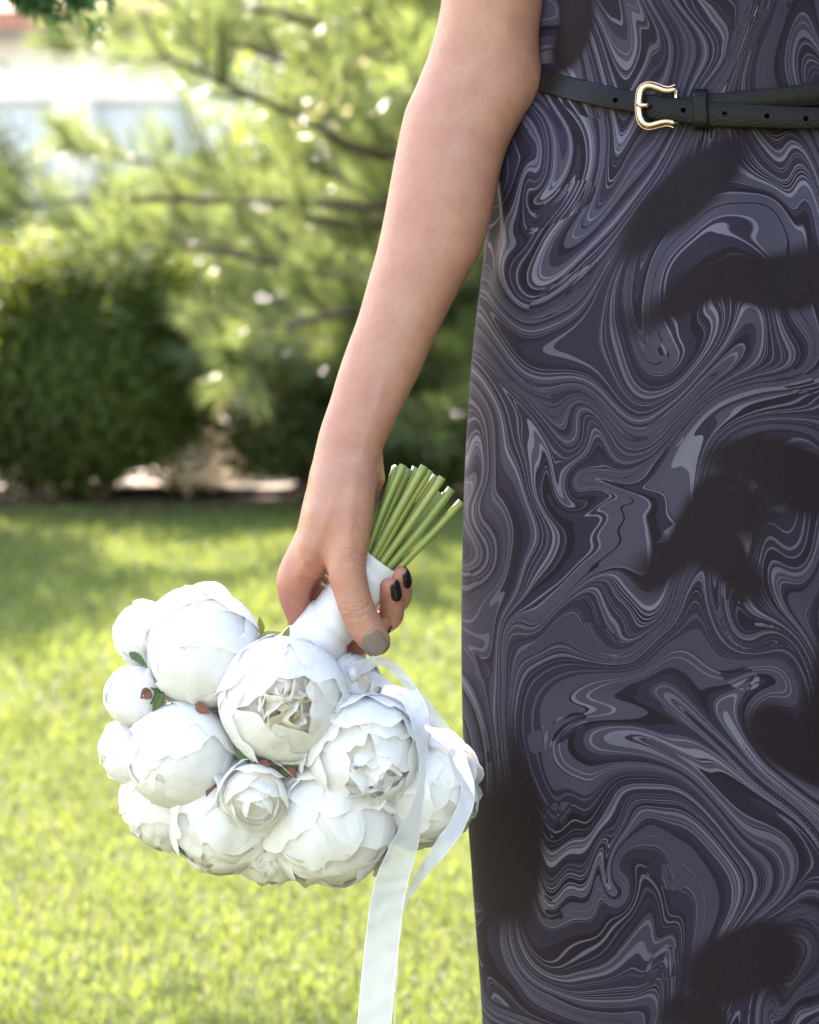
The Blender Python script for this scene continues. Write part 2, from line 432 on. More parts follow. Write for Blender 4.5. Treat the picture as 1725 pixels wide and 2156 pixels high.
# ------------------------------------------------------------------ house far behind
def build_house():
    h = empty('house', (-7.2, 30.5, 0))
    tag(h, 'distant white plastered house with a pinkish tiled roof behind the pine', 'house')
    v, f = box_faces(-15.5, -1.6, 27, 34, 0, 3.15)
    obj('wall', v, f, M['plaster'], h, smooth=False)
    prof = [(26.4, 3.05), (30.5, 3.45), (34.6, 3.05), (34.6, 3.25), (30.5, 3.68), (26.4, 3.25)]
    v = np.array([(x, y, z) for x in (-16.0, -1.1) for y, z in prof]); n = 6
    f = [tuple(range(n))[::-1], tuple(range(n, 2 * n))] + [(i, (i + 1) % n, (i + 1) % n + n, i + n) for i in range(n)]
    rf = obj('roof', v, f, M['roof'], h, smooth=False)
    v, f = box_faces(-6.2, -5.5, 29.6, 30.3, 3.5, 4.4); obj('chimney', v, f, M['plaster'], rf, smooth=False)
    for zz in (1.1,):
        for x in (-14.2, -12.2, -10.2, -8.2, -6.2, -4.4, -2.9):
            fr = []
            for a in ((-0.55, 0.55, -0.06, 0.0), (-0.55, 0.55, 1.2, 1.26), (-0.55, -0.49, 0.0, 1.2), (0.49, 0.55, 0.0, 1.2), (-0.03, 0.03, 0.0, 1.2)):
                fr.append(box_faces(x + a[0], x + a[1], 26.93, 27.02, zz + a[2], zz + a[3]))
            wv, wf = join(fr); wo = obj('window', wv, wf, M['frame'], h, smooth=False)
            v, f = box_faces(x - 0.49, x + 0.49, 26.97, 27.01, zz, zz + 1.2); obj('pane', v, f, M['pane'], wo, smooth=False)
    v, f = box_faces(-15.5, -1.6, 26.8, 26.995, 0.40, 0.52); obj('ledge', v, f, M['plaster'], h, smooth=False)
build_house()

# ------------------------------------------------------------------ conifers
def needle_mesh(bases, dirs, lens, widths, rng):
    n = len(bases)
    d = dirs / np.linalg.norm(dirs, axis=1)[:, None]
    r = rng.normal(size=(n, 3)); s = np.cross(d, r); s /= np.linalg.norm(s, axis=1)[:, None] + 1e-9
    s = s * (widths / 2)[:, None]
    droop = np.array([0, 0, -1.0]) * (lens * 0.08)[:, None]
    mid = bases + d * (lens * 0.55)[:, None]; tip = bases + d * lens[:, None] + droop
    up = np.cross(d, s)
    v = np.stack([bases, mid - s, mid + up * 0.7, mid + s, tip], 1).reshape(-1, 3)
    i = np.arange(n)[:, None] * 5
    f = np.concatenate([i + [0, 1, 2], i + [0, 2, 3], i + [1, 4, 2], i + [2, 4, 3]]).astype(np.int32)
    return v, f
def shoot_needles(paths, per, ln, wd, ang, rng, tones):
    B, Dr, Ls, Ws, T = [], [], [], [], []
    for p, tn in zip(paths, tones):
        p = np.asarray(p); k = per if np.isscalar(per) else rng.randint(*per)
        t = rng.rand(k) ** 0.8 * (len(p) - 1.001); i = t.astype(int); f = (t - i)[:, None]
        b = p[i] * (1 - f) + p[i + 1] * f
        ax = p[np.minimum(i + 1, len(p) - 1)] - p[i]; ax /= np.linalg.norm(ax, axis=1)[:, None] + 1e-9
        r = rng.normal(size=(k, 3)); r -= ax * (r * ax).sum(1)[:, None]; r /= np.linalg.norm(r, axis=1)[:, None] + 1e-9
        a = np.radians(rng.uniform(ang[0], ang[1], k))[:, None]
        B.append(b); Dr.append(ax * np.cos(a) + r * np.sin(a) + [0, 0, 0.05])
        Ls.append(rng.uniform(ln * 0.75, ln * 1.15, k)); Ws.append(rng.uniform(wd * 0.8, wd * 1.2, k))
        T.append(np.clip(tn + rng.normal(0, 0.12, k), 0, 1))
    v, f = needle_mesh(np.concatenate(B), np.concatenate(Dr), np.concatenate(Ls), np.concatenate(Ws), rng)
    return v, f, np.repeat(np.concatenate(T), 5)

def build_pine():
    rng = np.random.RandomState(21)
    base = np.array([0.62, 8.75, 0.0])
    root = empty('pine_tree', base)
    tag(root, 'sunlit long-needled pine with spreading branches behind the arm and bouquet', 'pine tree')
    trunk = catmull([base + [0, 0, -0.05], base + [0.03, 0, 0.8], base + [-0.02, 0.03, 1.8], base + [0.02, 0, 2.7], base + [0, 0, 3.5]], 14)
    tube_obj('trunk', trunk, np.linspace(0.085, 0.012, 14), M['bark'], root, 10)
    branches = []
    def tr(z): return np.array([np.interp(z, trunk[:, 2], trunk[:, i]) for i in range(3)])
    # the branches the photograph shows
    seen = [
        (1.30, [(830, 330, 8.0), (640, 250, 7.7), (460, 170, 7.4), (330, 110, 7.2)]),
        (1.05, [(1000, 600, 8.3), (690, 580, 7.9), (400, 520, 7.5), (210, 540, 7.3)]),
        (0.95, [(900, 640, 8.2), (700, 660, 7.8), (600, 700, 7.5), (500, 760, 7.4)]),
        (1.15, [(880, 430, 8.2), (640, 430, 7.9), (380, 420, 7.6), (150, 420, 7.4), (20, 450, 7.3)]),
        (1.62, [(900, 150, 8.3), (700, 60, 8.1), (520, 10, 7.8), (400, -60, 7.6)]),
        (1.10, [(780, 480, 8.6), (500, 400, 8.6), (300, 340, 8.6), (110, 310, 8.5)]),
        (1.45, [(820, 220, 8.5), (600, 130, 8.5), (430, 60, 8.4), (320, -30, 8.3)]),
        (0.80, [(1000, 760, 8.3), (930, 860, 8.0), (880, 900, 7.8)]),
        (1.25, [(1000, 300, 8.2), (900, 240, 7.7), (800, 160, 7.4)]),
        (0.95, [(900, 560, 8.6), (500, 520, 8.5), (200, 470, 8.4), (-20, 460, 8.3)]),
    ]
    for z, pts in seen:
        P = [tr(z)] + [ray(*p) for p in pts]
        branches.append((catmull(P, 12), 0.022, 1.0))
    # the rest of the crown, mostly above and beside the frame
    for k in range(64):
        z = 0.7 + 2.6 * (k / 64) ** 0.9
        az = k * 2.399 + rng.uniform(-0.3, 0.3)
        ln = (1.55 - 0.42 * (z - 0.7)) * rng.uniform(0.8, 1.1)
        d = np.array([math.cos(az), math.sin(az), 0])
        b = tr(z)
        if d[0] < -0.2: ln *= 0.8
        P = [b, b + d * ln * 0.35 + [0, 0, 0.05], b + d * ln * 0.7 + [0, 0, 0.14], b + d * ln + [0, 0, 0.34]]
        branches.append((catmull(P, 10), 0.016, 0.9))
    for k in range(9):                                    # low skirts
        e = np.array([0.35 - 1.15 * k / 8 + rng.uniform(-.1, .1), rng.uniform(8.0, 8.7), rng.uniform(0.42, 0.72)])
        b = tr(e[2] + 0.2)
        branches.append((catmull([b, b + (e - b) * 0.35 + [0, 0, .08], b + (e - b) * 0.7 + [0, 0, .08], e], 10), 0.016, 1.0))
    for k in range(16):                                   # dense far side
        e = np.array([0.45 - 1.75 * (k % 8) / 7 + rng.uniform(-.1, .1), rng.uniform(9.0, 9.7), 0.85 + 0.75 * (k // 8) + rng.uniform(-.15, .2)])
        b = tr(max(0.6, e[2] - 0.15))
        branches.append((catmull([b, b + (e - b) * 0.35 + [0, .1, .05], b + (e - b) * 0.7 + [0, .1, .06], e], 10), 0.018, 1.3))
    shoots, tones, twig = [], [], []
    for p, r0, dens in branches:
        tube_obj('branch', p, np.linspace(r0, 0.005, len(p)), M['bark'], root, 6)
        n = int(19 * dens)
        for j in range(n):
            t = rng.uniform(0.22, 1.0) * (len(p) - 1.01); i = int(t); q = p[i] + (p[i + 1] - p[i]) * (t - i)
            ax = norm(p[i + 1] - p[i]); rd = rng.normal(size=3); rd[2] = abs(rd[2]) * 0.55 - 0.1; rd = norm(rd - ax * rd.dot(ax))
            ln = rng.uniform(0.12, 0.34) * (1.15 - 0.5 * t / len(p))
            d = norm(ax * 0.75 + rd * 0.9)
            s = [q, q + d * ln * 0.5, q + d * ln + np.array([0, 0, 0.06 * ln / 0.3])]
            shoots.append(s); tones.append(rng.uniform(0.25, 0.85)); twig.append(s)
        shoots.append(p[-4:]); tones.append(0.7)
    parts = []
    for s in twig:
        v, f, c = tube(np.array(s), [0.006, 0.005, 0.003], 4, cap=False); parts.append((v, f))
    v, f = join(parts)
    tag(obj('twigs', v, f, M['bark'], root), kind='stuff')
    v, f, t = shoot_needles(shoots, (66, 108), 0.118, 0.0040, (14, 50), rng, tones)
    tag(obj('crown', v, f, M['needle'], root, smooth=True, attrs={'tone': ('FLOAT', t)}), 'long yellow-green pine needles catching the light', kind='stuff')
build_pine()

def build_spruce():
    rng = np.random.RandomState(5)
    base = np.array([-0.98, 3.40, 0.0])
    root = empty('spruce_tree', base)
    tag(root, 'dark green spruce whose needle tips hang in at the top left corner', 'spruce tree')
    tube_obj('trunk', [base + [0, 0, -0.05], base + [0, 0, 1.5], base + [0.02, 0, 3.2], base + [0, 0, 4.9]], [0.10, 0.075, 0.045, 0.008], M['bark'], root, 10)
    shoots, tones = [], []
    def branch(P, r0=0.014):
        p = catmull(P, 9); tube_obj('branch', p, np.linspace(r0, 0.003, 9), M['bark'], root, 5)
        L_ = np.linalg.norm(p[-1] - p[0])
        for j in range(int(26 * L_) + 6):
            t = rng.uniform(0.15, 1.0) * 7.99; i = int(t); q = p[i] + (p[i + 1] - p[i]) * (t - i)
            ax = norm(p[i + 1] - p[i]); sd = norm(np.cross(ax, [0, 0, 1])) * (1 if j % 2 else -1)
            ln = rng.uniform(0.12, 0.26) * (1.2 - 0.08 * t)
            d = norm(ax * 0.8 + sd * 0.9 + [0, 0, rng.uniform(-0.25, 0.1)])
            shoots.append([q, q + d * ln * 0.5, q + d * ln + [0, 0, -0.02]]); tones.append(rng.uniform(0.2, 0.8))
        shoots.append(p[4:]); tones.append(0.6)
    k = 0
    for z in np.linspace(1.55, 4.6, 15):
        for m in range(7):
            az = k * 1.13 + m * 0.8976; k += 1
            ln = max(0.2, 0.95 - 0.2 * (z - 1.55)) * rng.uniform(0.85, 1.1)
            d = np.array([math.cos(az), math.sin(az), 0]); b = base + [0, 0, z]
            branch([b, b + d * ln * 0.5 + [0, 0, -0.02], b + d * ln + [0, 0, -0.10]])
    # the low tips that enter the picture
    def tip(P):
        p = catmull(P, 9); tube_obj('branch', p, np.linspace(0.008, 0.003, 9), M['bark'], root, 5)
        for j in range(5): shoots.append(p[6:]); tones.append(0.6)
        for j in range(7):
            q = p[7] + (p[8] - p[7]) * rng.uniform(-1.5, 0.6); e = q + norm(p[8] - p[7]) * 0.03 + rng.normal(0, 0.016, 3); shoots.append([q, (q + e) / 2, e]); tones.append(0.6)
    a = base + [0, 0, 1.62]
    tip([a, ray(-200, -230, 3.2), ray(-20, -60, 3.05), ray(60, 8, 3.0)])
    tip([a, ray(-60, -280, 3.2), ray(90, -90, 3.05), ray(170, 2, 3.0)])
    v, f, t = shoot_needles(shoots, (27, 37), 0.026, 0.0050, (25, 70), rng, tones)
    tag(obj('crown', v, f, M['spruce'], root, smooth=False, attrs={'tone': ('FLOAT', t)}), kind='stuff')
build_spruce()

# ------------------------------------------------------------------ shrubs
def leaf_cloud(center, rad, n, size, rng, shell=0.55, up=0.25, lumps=14):
    """leaf-sized quads through an uneven crown volume"""
    c = np.asarray(center, float); rad = np.asarray(rad, float)
    ld = rng.normal(size=(lumps, 3)); ld /= np.linalg.norm(ld, axis=1)[:, None]; la = rng.uniform(-0.30, 0.22, lumps)
    d = rng.normal(size=(n, 3)); d /= np.linalg.norm(d, axis=1)[:, None]
    bump = 1 + (np.exp(6 * (d @ ld.T - 1)) * la).sum(1)
    r = (shell + (1 - shell) * rng.rand(n) ** 0.6) * bump * (1 + rng.normal(0, 0.06, n))
    p = c + d * rad * r[:, None]
    nrm = d + rng.normal(0, 0.55, (n, 3)) + [0, 0, up]; nrm /= np.linalg.norm(nrm, axis=1)[:, None]
    a = np.cross(nrm, rng.normal(size=(n, 3))); a /= np.linalg.norm(a, axis=1)[:, None]; b = np.cross(nrm, a)
    s = rng.uniform(0.6, 1.2, n)[:, None] * size
    v = np.stack([p - a * s, p - b * s * 0.45, p + a * s, p + b * s * 0.45 + nrm * s * 0.2], 1).reshape(-1, 3)
    f = (np.arange(n)[:, None] * 4 + np.arange(4)).astype(np.int32)
    return v, f, np.repeat(np.clip(rng.normal(0.5, 0.25, n), 0, 1), 4)
def shrub(name, label, cat, center, rad, n, size, mat, seed, stems=5, shell=0.5, group=None):
    rng = np.random.RandomState(seed)
    center = np.asarray(center, float)
    base = np.array([center[0], center[1], 0.0])
    root = empty(name, base); tag(root, label, cat, group)
    parts = []
    for k in range(stems):
        a = rng.uniform(0, 6.28); e = center + np.array([math.cos(a) * rad[0], math.sin(a) * rad[1], rng.uniform(-0.2, 0.6) * rad[2]]) * 0.6
        v, f, _ = tube(catmull([base + [rng.normal() * 0.03, rng.normal() * 0.03, -0.03], (base + e) / 2 + rng.normal(0, 0.03, 3), e], 6), np.linspace(0.02, 0.006, 6), 5, cap=False)
        parts.append((v, f))
    v, f = join(parts); obj('trunk', v, f, M['bark'], root)
    v, f, t = leaf_cloud(center, rad, n, size, rng, shell)
    tag(obj('crown', v, f, mat, root, smooth=False, attrs={'tone': ('FLOAT', t)}), kind='stuff')
def build_shrubs():
    def at(px, py, dist): return ray(px, py, dist)
    c = at(205, 790, 8.55); shrub('globe_thuja', 'rounded dark thuja bush with a bright yellow-green top left of the bouquet', 'bush', [c[0], c[1], 0.46], (0.50, 0.42, 0.44), 30000, 0.021, M['thuja'], 3, 6, 0.45)
    c = at(20, 500, 10.2); shrub('shrub', 'dark shrub behind the thuja bush at the left edge', 'shrub', [c[0] - .35, c[1], 0.85], (0.55, 0.5, 0.72), 12000, 0.026, M['dark_leaf'], 4)
    c = at(600, 820, 9.9); shrub('shrub', 'dark shaded shrub low behind the middle of the pine', 'shrub', [c[0], c[1], 0.68], (0.40, 0.4, 0.42), 9000, 0.026, M['dark_leaf'], 6)
    c = at(900, 900, 10.1); shrub('shrub', 'dark shaded shrub seen between the forearm and the dress', 'shrub', [c[0], c[1], 0.55], (0.62, 0.45, 0.58), 12000, 0.026, M['dark_leaf'], 7)
    xs = np.linspace(-2.2, -0.45, 14); ys = np.linspace(8.6, 14.0, 10); GX, GY = np.meshgrid(xs, ys)
    GX = GX - (GY - 9.3) * 0.12 + 0.06 * np.sin(GY * 5); tag(obj('gravel_path', np.stack([GX, GY, 0.026 + 0.003 * np.sin(GX * 9) * np.sin(GY * 8)], -1).reshape(-1, 3), grid_faces(14, 10), M['gravel']), kind='structure')
    for i, (px, dist, r, z, lab) in enumerate(((380, 8.75, .20, .17, 'nearest pale dry shrub in the gap right of the thuja bush'), (490, 9.2, .22, .18, 'middle pale dry shrub in the gap right of the thuja bush'), (420, 10.4, .34, .27, 'farthest pale dry shrub in the gap right of the thuja bush'))):
        c = at(px, 985, dist); shrub('dry_shrub', lab, 'shrub', [c[0], c[1], z], (r, 0.3, z), 2200, 0.020, M['pale_leaf'], 8 + 20 * i, 8, 0.2, 'pale dry shrubs in the gap')
    c = at(45, 1030, 8.5); shrub('dry_shrub', 'small pale dry shrub low at the left edge under the thuja bush', 'shrub', [c[0], c[1], 0.10], (0.24, 0.12, 0.11), 380, 0.016, M['pale_leaf'], 9, 6, 0.2)
    c = np.array([-2.12, 8.40, 0]); rng = np.random.RandomState(77)
    root = empty('broadleaf_tree', c); tag(root, 'small broadleaf tree left of the thuja whose crown shades the lawn', 'tree')
    tube_obj('trunk', catmull([c + [0, 0, -.05], c + [.05, 0, 0.6], c + [0, .05, 1.2], c + [.05, 0, 3.0]], 10), np.linspace(0.07, 0.015, 10), M['bark'], root, 10)
    for k in range(6):
        a = k * 1.05; e = c + [math.cos(a) * 0.55, math.sin(a) * 0.5, 1.5 + 0.06 * k]
        tube_obj('branch', catmull([c + [0.02, 0, 0.8 + 0.08 * k], (c + [0, 0, 1.0] + e) / 2 + [0, 0, .12], e], 7), np.linspace(0.025, 0.006, 7), M['bark'], root, 6)
    vs = [leaf_cloud(c + [dx, dy, z], r, n_, 0.04, rng, 0.2) for dx, dy, z, r, n_ in ((0.0, 0, 1.35, (.70, .6, .6), 4200), (-0.1, .1, 2.25, (.70, .6, .6), 4200), (-.4, .1, 3.0, (.6, .5, .5), 2500), (.35, -.2, 1.1, (.42, .45, .5), 2000), (-.5, 0, 1.3, (.6, .5, .55), 1500))]
    v, f = join([(q[0], q[1]) for q in vs])
    tag(obj('crown', v, f, M['dark_leaf'], root, smooth=False, attrs={'tone': ('FLOAT', np.concatenate([q[2] for q in vs]))}), kind='stuff')
    for i, (px, dist, r, z, lab) in enumerate(((90, 8.5, .42, .26, 'low dark ground shrub under the left end of the thuja'), (660, 8.45, .34, .26, 'low dark ground shrub left of the wrist'), (800, 8.5, .40, .30, 'low dark ground shrub behind the wrist'), (1500, 9.0, .6, .5, 'dark ground shrub hidden behind the dress'), (2050, 9.2, .7, .6, 'dark ground shrub to the right behind the woman'), (960, 8.45, .36, .28, 'low dark ground shrub beside the dress'))):
        c = at(px, 1000, dist); shrub('ground_shrub', lab, 'shrub', [c[0], c[1], z], (r, 0.3, z), 5000, 0.022, M['dark_leaf'], 60 + i, 5, 0.3, 'low shrubs along the back of the lawn')
    c = np.array([2.35, 0.2, 0]); rng = np.random.RandomState(91)  # out-of-view hedge, added so the sky lights the woman mostly from the left
    root = empty('shade_hedge', c); tag(root, 'unseen dark hedge added right of the viewer to block sky light', 'hedge')
    stems_ = [tube(catmull([c + [0, y_, -.03], c + [.05, y_ + .05, 1.4], c + [0, y_, 2.9]], 6), np.linspace(.04, .01, 6), 6, cap=False)[:2] for y_ in np.linspace(-2.2, 1.0, 6)]
    v, f = join(stems_); obj('trunk', v, f, M['bark'], root)
    vs = [leaf_cloud(c + [0, y_, z_], (.55, .6, .6), 2600, 0.04, rng, 0.3) for y_ in np.linspace(-2.2, 1.0, 5) for z_ in (.5, 1.3, 2.1, 2.8)]
    v, f = join([(q[0], q[1]) for q in vs])
    tag(obj('crown', v, f, M['dark_leaf'], root, smooth=False, attrs={'tone': ('FLOAT', np.concatenate([q[2] for q in vs]))}), kind='stuff')
    # looser bushes further back close the view
    for i, (px, dist, r, z, lab) in enumerate(((640, 14.5, 1.2, 0.85, 'large loose green bush far behind the pine, left of the forearm'), (1000, 14.0, 1.6, 1.4, 'large loose green bush far behind the pine, nearest the dress'), (1600, 13.0, 1.6, 1.4, 'large loose green bush far behind the woman'), (2500, 12.5, 1.6, 1.3, 'large loose green bush far to the right behind the woman'), (-900, 15.0, 1.5, 0.9, 'large loose green bush far to the left of the thuja'))):
        c = at(px, 800, dist); shrub('background_bush', lab, 'bush', [c[0], c[1], z], (r, 1.0, z * 1.0), 9000, 0.06, M['thuja'], 30 + i, 5, 0.4, 'bushes far behind the pine')
build_shrubs()

# ------------------------------------------------------------------ the woman: dress shape
XB, YB = 0.2266, 1.590           # body axis (world x, y)
DRESS_LEFT = [(-1000, 1420), (-960, 1300), (-880, 1205), (-700, 1135), (-450, 1118), (-200, 1140), (0, 1150), (60, 1143), (130, 1141), (165, 1140), (200, 1118), (250, 1076), (300, 1046), (400, 1032), (480, 1034), (560, 1023), (640, 1011),
              (720, 1002), (800, 996), (900, 991), (1000, 987), (1100, 985), (1250, 984), (1400, 986), (1550, 991), (1680, 999), (1800, 1010), (1950, 1022), (2156, 1036), (2600, 1050), (3500, 1040)]
def z_of_py(py, y=YB):
    t = (1078 - py) / 1078 * TY
    return H + y * (t * cP - sP) / (cP + t * sP)
def pchip(x, y, xi):
    x = np.asarray(x, float); y = np.asarray(y, float); h = np.diff(x); dl = np.diff(y) / h
    m = np.zeros_like(y); m[0], m[-1] = dl[0], dl[-1]
    for i in range(1, len(x) - 1):
        m[i] = 0 if dl[i - 1] * dl[i] <= 0 else 2 / (1 / dl[i - 1] + 1 / dl[i]) * 0.5 + 0.25 * (dl[i - 1] + dl[i])
    xi = np.clip(xi, x[0], x[-1]); k = np.clip(np.searchsorted(x, xi, side='right') - 1, 0, len(x) - 2)
    t = (xi - x[k]) / h[k]
    return (2 * t ** 3 - 3 * t ** 2 + 1) * y[k] + (t ** 3 - 2 * t ** 2 + t) * h[k] * m[k] + (-2 * t ** 3 + 3 * t ** 2) * y[k + 1] + (t ** 3 - t ** 2) * h[k] * m[k + 1]
_dz, _da = [], []
for py_, px_ in DRESS_LEFT:
    z_ = float(z_of_py(py_)); dep = YB * cP - (z_ - H) * sP
    xl = (px_ - 862.5) / 862.5 * TX * dep
    _dz.append(z_); _da.append(XB - xl)
_dz = np.array(_dz[::-1]); _da = np.array(_da[::-1])
_bz = np.array([0.0, 0.45, 0.75, 0.9, 1.0, 1.12, 1.25, 1.36, 1.42]); _bb = np.array([0.15, 0.135, 0.125, 0.112, 0.092, 0.098, 0.108, 0.085, 0.05])
def dress_ab(z):
    return pchip(_dz, _da, z), pchip(_bz, _bb, z)
def dress_point(phi, z, off=0.0):
    """phi 0 = front (towards the viewer), negative = the viewer's left"""
    a, b = dress_ab(z)
    x = XB + (a + off) * np.sin(phi); y = YB - (b + off) * np.cos(phi)
    return np.stack(np.broadcast_arrays(x, y, z), -1)

def marble_coords(X, Y, seed=12, amp=1.4, steps=30, early=6):
    """print layout: a swirled (advected) pair of cloth coordinates"""
    rng = np.random.RandomState(seed)
    modes = []
    for lam, a, n in ((2.6, 1.0, 7), (1.5, 0.60, 9), (0.8, 0.26, 9), (0.42, 0.08, 8)):
        for i in range(n):
            th = rng.rand() * 6.283; k = 2 * np.pi / lam * (0.8 + 0.4 * rng.rand())
            modes.append((k * np.cos(th), k * np.sin(th), rng.rand() * 6.283, a / np.sqrt(n) / k))
    qx = (X / 260.0).astype(np.float32); qy = (Y / 338.0).astype(np.float32)
    dt = np.float32(amp / steps)
    for s in range(steps):
        vx = np.zeros_like(qx); vy = np.zeros_like(qx)
        for kx, ky, ph, a in modes:
            c = np.cos(np.float32(kx) * qx + np.float32(ky) * qy + np.float32(ph)) * np.float32(a)
            vx += c * np.float32(ky); vy -= c * np.float32(kx)
        qx += vx * dt; qy += vy * dt
        if s == early: ex, ey = qx * 260.0, qy * 338.0
    return qx, qy, ex, ey
DARK = [(1430, 370, 160, 85, -.5), (1500, 605, 220, 66, .05), (1650, 625, 150, 50, .1), (1400, 1110, 210, 85, -.45), (1580, 955, 220, 66, -.3), (1460, 1150, 130, 62, .3), (1700, 1340, 75, 220, .25), (1630, 1490, 110, 75, .5), (1045, 1690, 75, 250, .04),
        (1480, 2010, 190, 85, -.5), (1400, 2120, 130, 60, .2), (1150, 20, 34, 150, .1), (1880, 900, 90, 160, 0.2), (1900, 1800, 120, 90, 0.3), (1780, 60, 60, 110, 0.2)]

def build_dress(person):
    nf, nb = 380, 36
    phi = np.r_[np.linspace(-1.75, 1.55, nf), np.linspace(1.55, 2 * np.pi - 1.75, nb + 2)[1:-1]]
    z = np.r_[np.linspace(0.02, 0.44, 24)[:-1], np.linspace(0.44, 1.09, 470), np.linspace(1.09, _dz[-1], 40)[1:]]
    PH, Z = np.meshgrid(phi, z)
    P = dress_point(PH, Z)
    # soft cloth relief: gathers under the belt, long drapes down the skirt, blouson over the belt
    zb = 0.985
    below = np.clip((zb - Z) / 0.5, 0, 1)
    rel = (0.0026 * np.sin(PH * 9 + 3 * np.sin(Z * 4)) + 0.0018 * np.sin(PH * 17.3 + Z * 12)) * np.exp(-((zb - 0.045 - Z) / 0.05) ** 2)
    rel += (0.0042 * np.sin(PH * 4.3 + 1.2 + Z * 1.5) + 0.0022 * np.sin(PH * 7.9 + Z * 3.1)) * below
    rel += 0.0030 * np.sin(PH * 13 + Z * 9) * np.exp(-((Z - 1.05) / 0.04) ** 2)
    rel += -0.004 * np.exp(-((Z - zb) / 0.016) ** 2)
    rel += 0.0012 * np.sin(Z * 55 + PH * 6) * np.exp(-((PH + 0.6) / 0.5) ** 2) * np.exp(-((Z - 0.90) / 0.05) ** 2)
    nrm = np.stack([np.sin(PH), -np.cos(PH), 0 * PH], -1)
    P = P + nrm * rel[..., None]
    # print coordinates follow the cloth
    pxu = 1600 + np.where(PH > np.pi, PH - 2 * np.pi, PH) * 520.0
    s = np.sin(np.clip(PH, -1.57, 1.57)); a, b = dress_ab(Z)
    X = np.where(abs(PH) < 1.57, 1600 + s * a / K * 0.97, 1600 + np.sign(PH) * (a / K) + (PH - np.sign(PH) * 1.57) * 300)
    Y = 1078 - (Z - z_of_py(1078)) / K * 0.955
    qx, qy, EX, EY = marble_coords(X, Y)
    EX = 0.5 * (EX + X); EY = 0.5 * (EY + Y)
    sv = 1.12 * (qx * 0.85 + qy * 0.45 + 0.25 * np.sin(qy * 2.1 + 1) + 0.12 * np.sin(qx * 5.1 + qy * 3.3))
    calm = 0.5 + 0.5 * np.sin(qx * 2.3 + 1.4) * np.cos(qy * 1.9 - 0.6)
    wob = 0.09 * np.sin(qx * 2.3 + 1) + 0.09 * np.sin(qy * 2.9)
    m = np.full(X.shape, -1.0); shr = 0.9
    for cx, cy, ea, eb, r in DARK:
        dx = EX - cx; dy = EY - cy; c, s_ = np.cos(r), np.sin(r)
        m = np.maximum(m, 1 - np.sqrt(((dx * c + dy * s_) / ea / shr) ** 2 + ((-dx * s_ + dy * c) / eb / shr) ** 2))
    m = sstep(-0.14, 0.30, m + wob)
    nu = len(phi)
    return obj('dress', P.reshape(-1, 3), grid_faces_fast(nu, len(z)), M['cloth'], person, attrs={'marble': ('FLOAT_VECTOR', np.stack([sv, calm, m], -1).reshape(-1, 3)), 'flow': ('FLOAT_VECTOR', np.stack([qx, qy, 0.5 + 0.5 * np.sin(X / 61 + 2 * np.sin(Y / 83)) * np.cos(Y / 57 + X / 140)], -1).reshape(-1, 3))}, origin=(XB, YB, 0.9))
def grid_faces_fast(nu, nv):
    j, i = np.meshgrid(np.arange(nv - 1), np.arange(nu), indexing='ij')
    a = j * nu + i; b = j * nu + (i + 1) % nu
    return np.stack([a, b, b + nu, a + nu], -1).reshape(-1, 4).astype(np.int32)

# ------------------------------------------------------------------ the woman: arm and hand (one signed-distance body)
ARM = [  # py, left px, right px, depth centre px, half depth px
    (-930, 1075, 1150, 275, 70), (-880, 1020, 1170, 275, 105), (-700, 960, 1180, 272, 125), (-350, 942, 1170, 265, 125), (-100, 934, 1155, 256, 120), (0, 930, 1148, 250, 118), (69, 917, 1138, 242, 112), (123, 900, 1137, 235, 108),
    (176, 879, 1137, 225, 105), (224, 857, 1119, 212, 103), (268, 845, 1092, 200, 101), (321, 834, 1066, 186, 100), (385, 822, 1049, 168, 97), (451, 810, 1036, 150, 93), (526, 794, 1014, 132, 88),
    (604, 772, 971, 112, 83), (671, 753, 936, 94, 78), (732, 730.5, 907, 77, 74), (784, 712.5, 885, 62, 70), (837, 697, 858, 47, 66), (907, 673.5, 823.5, 24, 60), (940, 665.5, 808.5, 16, 58), (966, 660, 803, 12, 58),
    (1000, 652, 800, 25, 68), (1050, 640, 786, 45, 86), (1100, 629, 750, 58, 104), (1150, 615, 712, 68, 116), (1200, 597, 690, 72, 118), (1230, 592, 672, 74, 108), (1252, 606, 655, 74, 80)]
FINGERS = {
    'thumb':  [((748, 975, -5), 44), ((742, 1075, -48), 43), ((730, 1185, -70), 39), ((738, 1235, -76), 35), ((754, 1288, -78), 33.5), ((776, 1328, -76), 33), ((796, 1354, -70), 25.5)],
    'index':  [((672, 1085, 10), 26), ((645, 1150, 2), 30), ((617, 1226, -8), 33.5), ((632, 1300, 55), 27), ((652, 1370, 108), 27), ((700, 1378, 104), 23.5), ((750, 1364, 72), 24.5), ((802, 1321, 12), 20)],
    'middle': [((672, 1090, 60), 28), ((622, 1222, 62), 32), ((698, 1268, 92), 27), ((775, 1316, 98), 27), ((812, 1308, 60), 23.5), ((826, 1287, 20), 24), ((820, 1236, -32), 20.5)],
    'ring':   [((672, 1090, 100), 28), ((634, 1205, 122), 30), ((715, 1250, 140), 26), ((795, 1290, 132), 26), ((826, 1275, 90), 22.5), ((843, 1254, 42), 23), ((843, 1211, -14), 19.5)],
    'little': [((672, 1085, 130), 26), ((650, 1180, 172), 27), ((720, 1225, 190), 23), ((775, 1255, 188), 22), ((800, 1245, 160), 20), ((815, 1232, 135), 19), ((812, 1206, 105), 16)],
}
